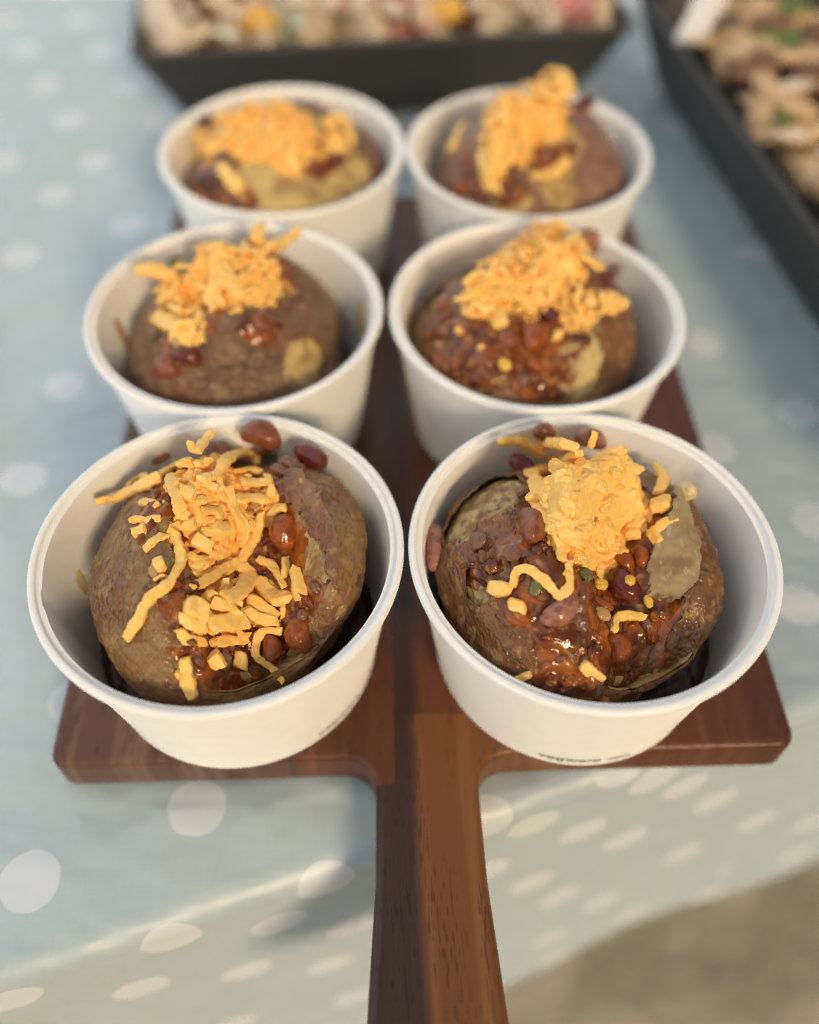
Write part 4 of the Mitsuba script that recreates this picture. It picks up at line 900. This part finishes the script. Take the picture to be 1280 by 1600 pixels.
# ------------------------------------------------------------------ sauce marks on the paper
def smear(i, ang, z, w, h, seed):
    """a thin dried smear on the inside wall of bowl i"""
    s = np.linspace(-1, 1, 25)
    X, Y = np.meshgrid(s, s, indexing='ij')
    r = np.hypot(X, Y)
    thick = np.clip(1 - r - 0.45 * (meshkit.fbm(np.stack([X * 1.6 + seed, Y * 1.6, 0 * X], -1), 3, seed) - 0.35), 0, None)
    zz = z + Y * h / 2
    R = inner_r(zz) + 0.0002 - 0.00045 * np.sqrt(thick)
    th = ang + X * w / 2 / 0.053
    v = np.stack([R * np.cos(th), R * np.sin(th), zz], -1).reshape(-1, 3) + np.array([*BOWLS[i], BOARD_TOP])
    q = (np.arange(24)[:, None] * 25 + np.arange(24)[None]).ravel()
    f = np.stack([q, q + 25, q + 26, q + 1], -1)
    return trimesh.Trimesh(v, np.vstack([f[:, [0, 1, 2]], f[:, [0, 2, 3]]])[(thick.ravel()[np.vstack([f[:, [0, 1, 2]], f[:, [0, 2, 3]]])] > 0).any(1)], process=False)


for i, ang, z, w, h, lab in ((0, 122, 50, 10, 6, 'small orange sauce smear high on the back wall of the front left bowl'), (0, 176, 34, 8, 14, 'faint yellow sauce smear on the left wall of the front left bowl'),
                             (3, 165, 40, 16, 22, 'broad yellow sauce smear on the left wall of the middle right bowl'), (2, 172, 40, 7, 24, 'orange sauce smear on the left wall of the middle left bowl'),
                             (2, 20, 40, 20, 24, 'yellowish sauce smear on the right wall of the middle left bowl'), (4, 98, 52, 20, 9, 'brown sauce smear at the back rim of the back left bowl'),
                             (4, 145, 51, 26, 8, 'reddish sauce smear at the left of the back left bowl')):
    k = obj('sauce_smear', smear(i, math.radians(ang), z * MM, w * MM, h * MM, int(ang)), 'smear_yellow' if 'yellow' in lab else 'smear', smooth=True)
    tag(k, lab, 'sauce smear')

# ------------------------------------------------------------------ the two black trays of food behind
scene['tray_bsdf'] = principled((0.036, 0.035, 0.034), 0.5, 0.45, lambda p, n, uv: fbm(p.x * 500, p.y * 500, p.z * 500), 0.00015, 3e-4)


def tray_mesh(w, l, h, taper, rim):
    """an open tapered tray: front left rim corner at the origin, running +x and +y; the rim at height h"""
    def ring(inset, z, r):
        g = shapely.box(inset, inset, w - inset, l - inset).buffer(-r).buffer(r, quad_segs=6)
        a = np.asarray(shapely.LinearRing(g.exterior.coords).coords)[:-1]
        return np.column_stack([a, np.full(len(a), z)])
    specs = [(taper + 0.004, 0.0, 0.004), (taper, 0.003, 0.004), (0.0015, h - 0.002, 0.004), (0.0, h - 0.001, 0.0045), (0.0005, h, 0.0045), (rim, h, 0.0035), (rim + 0.001, h - 0.0015, 0.0035), (taper + 0.0035, 0.005, 0.0035)]
    R = [ring(*s) for s in specs]
    n = len(R[0])
    V = np.vstack(R)
    j = np.arange(n)
    k = (j + 1) % n
    F = []
    ccw = shapely.LinearRing(R[0][:, :2]).is_ccw
    for L in range(len(R) - 1):
        a, b = L * n, (L + 1) * n
        q = [np.stack([a + j, a + k, b + k], -1), np.stack([a + j, b + k, b + j], -1)]
        F += q if ccw else [x[:, ::-1] for x in q]
    for L in (0, len(R) - 1):
        c = len(V)
        V = np.vstack([V, R[L].mean(0)])
        F.append(np.stack([L * n + j, L * n + k, np.full(n, c)], -1))
    m = trimesh.Trimesh(V, np.vstack(F), process=False)
    m.fix_normals()
    return m


def placed(m, x, y, deg, z=0.001):
    m = m.copy()
    m.apply_transform(trimesh.transformations.rotation_matrix(math.radians(deg), [0, 0, 1]))
    m.apply_translation([x, y, z])
    return m


T1 = (-0.1625, 0.5215, 8.3, 0.301, 0.21, 0.059)
T2 = (0.213, 0.196, 9.2, 0.30, 0.44, 0.055)
k = obj('food_tray', placed(tray_mesh(T1[3], T1[4], T1[5], 0.026, 0.004), *T1[:3]), 'tray_bsdf', smooth=30)
tag(k, 'black tapered tray of pale filled rolls behind the paper bowls', 'tray')
k = obj('food_tray', placed(tray_mesh(T2[3], T2[4], T2[5], 0.02, 0.005), *T2[:3]), 'tray_bsdf', smooth=30)
tag(k, 'long black tray of mixed food at the right edge', 'tray')


def in_tray(Tr, u, v, z):
    a = math.radians(Tr[2])
    return np.array([Tr[0] + u * math.cos(a) - v * math.sin(a), Tr[1] + u * math.sin(a) + v * math.cos(a), z])


def crusty(c0, c1, s):
    def f(p, n, uv):
        q = p * 1000.0
        c = mix(mi.Color3f(*c0), mi.Color3f(*c1), fbm(q.x / 9 + s, q.y / 9, q.z / 9))
        return mix(c, mi.Color3f(*c1) * 0.55, smoothstep(0.6, 0.8, fbm(q.x / 4, q.y / 4 + s, q.z / 4)) * 0.6)
    return f


for nm, c0, c1 in (('bread_pale', (0.68, 0.58, 0.46), (0.56, 0.43, 0.31)), ('bread_tan', (0.62, 0.43, 0.24), (0.50, 0.31, 0.15)), ('leaf_green', (0.14, 0.19, 0.04), (0.08, 0.12, 0.025)), ('meat_brown', (0.22, 0.11, 0.06), (0.13, 0.06, 0.035)),
                   ('salad_pink', (0.58, 0.27, 0.24), (0.48, 0.2, 0.18)), ('lettuce_pale', (0.58, 0.57, 0.46), (0.48, 0.49, 0.37)), ('egg_yellow', (0.75, 0.46, 0.10), (0.66, 0.38, 0.08)), ('plastic_white', (0.72, 0.68, 0.64), (0.70, 0.64, 0.60))):
    scene[nm] = principled(proc(crusty(c0, c1, len(nm))), 0.5, 0.4)

# tray behind: a row of filled rolls with what shows of their filling
ROLL = ['pale roll with dark brown filling, leftmost in the black tray behind the bowls', 'pale roll with lettuce, second from the left in the tray behind the bowls', 'cream roll with pinkish filling in the middle of the tray behind the bowls',
        'cream roll with brown filling, second from the right in the tray behind the bowls', 'pale roll with reddish pink filling at the right end of the tray behind the bowls']
rng = np.random.default_rng(4)
for q, lab in enumerate(ROLL):
    c = in_tray(T1, 0.034 + q * 0.058, 0.058 + 0.004 * (q % 2), 0.054)
    a = math.radians(8.3 + 90 + rng.uniform(-16, 16))
    ax = np.array([math.cos(a), math.sin(a), 0.05])
    sd = np.array([-math.sin(a), math.cos(a), 0])
    r = thing('filled_roll', lab, 'roll')
    for hs in (-1, 1):
        obj('half', blob(c + sd * hs * 0.0155, np.array([ax * 0.047, sd * 0.0145, np.array([0, 0, 0.027])]), 31 + q * 2 + hs, 0.22, 0.7, 4, 0.1), 'bread_pale', r, smooth=True)
    fc = ['meat_brown', 'lettuce_pale', 'salad_pink', 'meat_brown', 'salad_pink'][q]
    obj('filling', blob(c + np.array([0, 0, 0.011]), np.array([ax * 0.046, sd * 0.012, np.array([0, 0, 0.020])]), 60 + q, 0.45, 0.4, 4, 0.4), fc, r, smooth=True)
for q, (u, v, nm, lab) in enumerate(((0.075, 0.024, 'egg_yellow', 'yellow grated cheese tuft at the left of the tray behind the bowls'), (0.188, 0.022, 'egg_yellow', 'yellow grated cheese tuft right of the middle of the tray behind the bowls'),
                                     (0.262, 0.022, 'salad_pink', 'pink salad piece at the right end of the tray behind the bowls'), (0.158, 0.02, 'meat_brown', 'reddish brown filling piece in the middle of the tray behind the bowls'))):
    k = obj('topping_piece', blob(in_tray(T1, u, v, 0.066), np.diag([0.012, 0.008, 0.007]), 80 + q, 0.4, 0.5, 4, 0.4), nm, smooth=True)
    tag(k, lab, 'topping')

# tray at the right: tan wedges with green leaves and brown meat
def wedge(c, L, w, h, deg, seed, tilt=0.0):
    """a thick folded wedge with a rounded back"""
    s = trimesh.creation.icosphere(subdivisions=4)
    n = np.array(s.vertices)
    v = np.sign(n) * np.abs(n) ** 0.55 * np.array([L / 2, w / 2, h / 2])
    v[:, 1] *= 1 - 0.35 * (v[:, 0] / (L / 2))
    v[:, 2] *= 1 - 0.3 * (v[:, 0] / (L / 2))
    v += np.stack([fn3(seed + j, v, 0.012, 3) for j in range(3)], -1) * 0.0045
    m = trimesh.Trimesh(v, s.faces, process=False)
    m.apply_transform(trimesh.transformations.rotation_matrix(tilt, [0, 1, 0]))
    m.apply_transform(trimesh.transformations.rotation_matrix(math.radians(deg), [0, 0, 1]))
    m.apply_translation(c)
    return m


bed = wedge(in_tray(T2, T2[3] / 2, T2[4] / 2, 0.028), T2[4] - 0.06, T2[3] - 0.05, 0.036, T2[2] + 90, 3)
WED = [(0.030, 0.07, 70, 'nearest the camera along the left side'), (0.032, 0.125, 84, 'second along the left side'), (0.030, 0.18, 66, 'third along the left side'), (0.036, 0.235, 95, 'fourth along the left side'), (0.034, 0.29, 75, 'fifth along the left side'),
       (0.034, 0.345, 88, 'sixth along the left side'), (0.075, 0.10, 20, 'nearest in the second row'), (0.080, 0.155, 110, 'second in the second row'), (0.075, 0.21, 40, 'third in the second row'), (0.080, 0.265, 130, 'fourth in the second row'),
       (0.078, 0.325, 60, 'fifth in the second row'), (0.080, 0.38, 15, 'farthest in the second row')]
for q, (u, v, dg, where) in enumerate(WED):
    k = obj('tan_wedge', wedge(in_tray(T2, u, v, 0.047 + 0.004 * (q % 3)), 0.060, 0.030, 0.018, T2[2] + dg, 20 + q, 0.15), 'bread_tan', smooth=True)
    tag(k, f'tan wedge of food in the right tray, {where}', 'bread')


def leaf(c, L, w, deg, seed):
    g = np.linspace(-1, 1, 17)
    X, Y = np.meshgrid(g, g, indexing='ij')
    x = X * L / 2
    y = Y * w / 2 * np.sqrt(np.clip(1 - X ** 2, 0.0, 1)) * (1 + 0.2 * np.sin(9 * X))
    z = 0.006 * (meshkit.fbm(np.stack([X * 1.7 + seed, Y * 1.7, 0 * X], -1), 3, seed) - 0.5) + 0.003 * np.abs(Y)
    top = np.stack([x, y, z], -1).reshape(-1, 3)
    q = (np.arange(16)[:, None] * 17 + np.arange(16)[None]).ravel()
    f = np.stack([q, q + 17, q + 18, q + 1], -1)
    f = np.vstack([f[:, [0, 1, 2]], f[:, [0, 2, 3]]])
    m = trimesh.Trimesh(np.vstack([top, top - [0, 0, 0.0006]]), np.vstack([f, f[:, ::-1] + len(top)]), process=False)
    m.apply_transform(trimesh.transformations.rotation_matrix(math.radians(deg), [0, 0, 1]))
    m.apply_translation(c)
    return m


rng = np.random.default_rng(12)
lst = {'bread_tan': [], 'bread_pale': [], 'leaf_green': [], 'meat_brown': []}
for q in range(260):                                                            # torn scraps over the bed of food
    nm = ('bread_tan', 'bread_pale' if q % 4 == 1 else 'bread_tan', 'bread_tan', 'leaf_green', 'meat_brown' if q % 12 == 4 else 'bread_tan', 'bread_tan')[q % 6]
    a = rng.uniform(0, 6.28)
    r = rng.uniform(0.004, 0.010)
    c = in_tray(T2, rng.uniform(0.02, 0.15), rng.uniform(0.03, 0.40), rng.uniform(0.052, 0.066))
    lst[nm].append(blob(c, np.array([[math.cos(a) * 1.6, math.sin(a) * 1.6, rng.uniform(-0.4, 0.4)], [-math.sin(a) * 0.7, math.cos(a) * 0.7, 0], [0, 0, 0.35]]) * r, q, 0.35, 0.5, 2, 0.3))
mx = thing('mixed_filling', 'mixed torn filling scattered over the food in the right tray', 'food')
for nm, L in lst.items():
    k = obj('scrap', trimesh.util.concatenate(L), nm, mx, smooth=True)
    tag(k, kind='stuff')
rng = np.random.default_rng(13)
lst = {'bread_pale': [], 'lettuce_pale': [], 'salad_pink': [], 'egg_yellow': []}
for q in range(160):
    nm = ('bread_pale', 'lettuce_pale', 'bread_pale', 'bread_pale', 'bread_pale', 'egg_yellow' if q % 2 else 'salad_pink', 'bread_pale')[q % 7]
    a = rng.uniform(0, 6.28)
    r = rng.uniform(0.003, 0.008)
    c = in_tray(T1, rng.uniform(0.012, 0.289), rng.uniform(0.012, 0.10), rng.uniform(0.060, 0.078))
    lst[nm].append(blob(c, np.array([[math.cos(a) * 1.5, math.sin(a) * 1.5, 0], [-math.sin(a) * 0.7, math.cos(a) * 0.7, 0], [0, 0, 0.5]]) * r, q, 0.35, 0.5, 2, 0.3))
mx = thing('shredded_filling', 'pale shredded filling strewn over the rolls in the tray behind the bowls', 'food')
for nm, L in lst.items():
    k = obj('scrap', trimesh.util.concatenate(L), nm, mx, smooth=True)
    tag(k, kind='stuff')
LEAF = [(0.045, 0.20, 75, 'at the left side, middle'), (0.072, 0.375, 0, 'farthest back'), (0.050, 0.335, 20, 'upper left, below the white handle'), (0.066, 0.255, 100, 'in the middle'), (0.060, 0.225, 60, 'in the middle, nearer the camera'), (0.09, 0.30, 140, 'right of the middle'), (0.055, 0.15, 30, 'toward the near end')]
for q, (u, v, dg, where) in enumerate(LEAF):
    k = obj('salad_leaf', leaf(in_tray(T2, u, v, 0.064), 0.034, 0.022, dg, 5 + q), 'leaf_green', smooth=True)
    tag(k, f'green salad leaf on the food in the right tray, {where}', 'leaf')
MEAT = [(0.030, 0.315, 'at the left side behind the spoon'), (0.058, 0.36, 'near the far leaf'), (0.034, 0.155, 'at the left side toward the near end'), (0.085, 0.345, 'farthest back'), (0.060, 0.195, 'among the wedges in the middle'), (0.062, 0.30, 'behind the middle leaf'), (0.095, 0.24, 'at the right of the middle')]
for q, (u, v, where) in enumerate(MEAT):
    k = obj('meat_piece', blob(in_tray(T2, u, v, 0.060), np.diag([0.015, 0.012, 0.009]), 140 + q, 0.35, 0.6, 4, 0.3), 'meat_brown', smooth=True)
    tag(k, f'brown meat piece in the right tray, {where}', 'meat')
h0, h1 = np.array([0.157, 0.530, 0.068]), np.array([0.196, 0.600, 0.088])
hm = ribbon([h0, (h0 + h1) / 2 + np.array([0, 0, 0.004]), h1], [0.1, 0.2, 1], 0.017, 0.006, 4, rough=0.0, step=0.004)
k = obj('serving_spoon', hm, 'plastic_white', smooth=40)
tag(k, 'white spoon handle resting across the far left corner of the right tray', 'spoon')
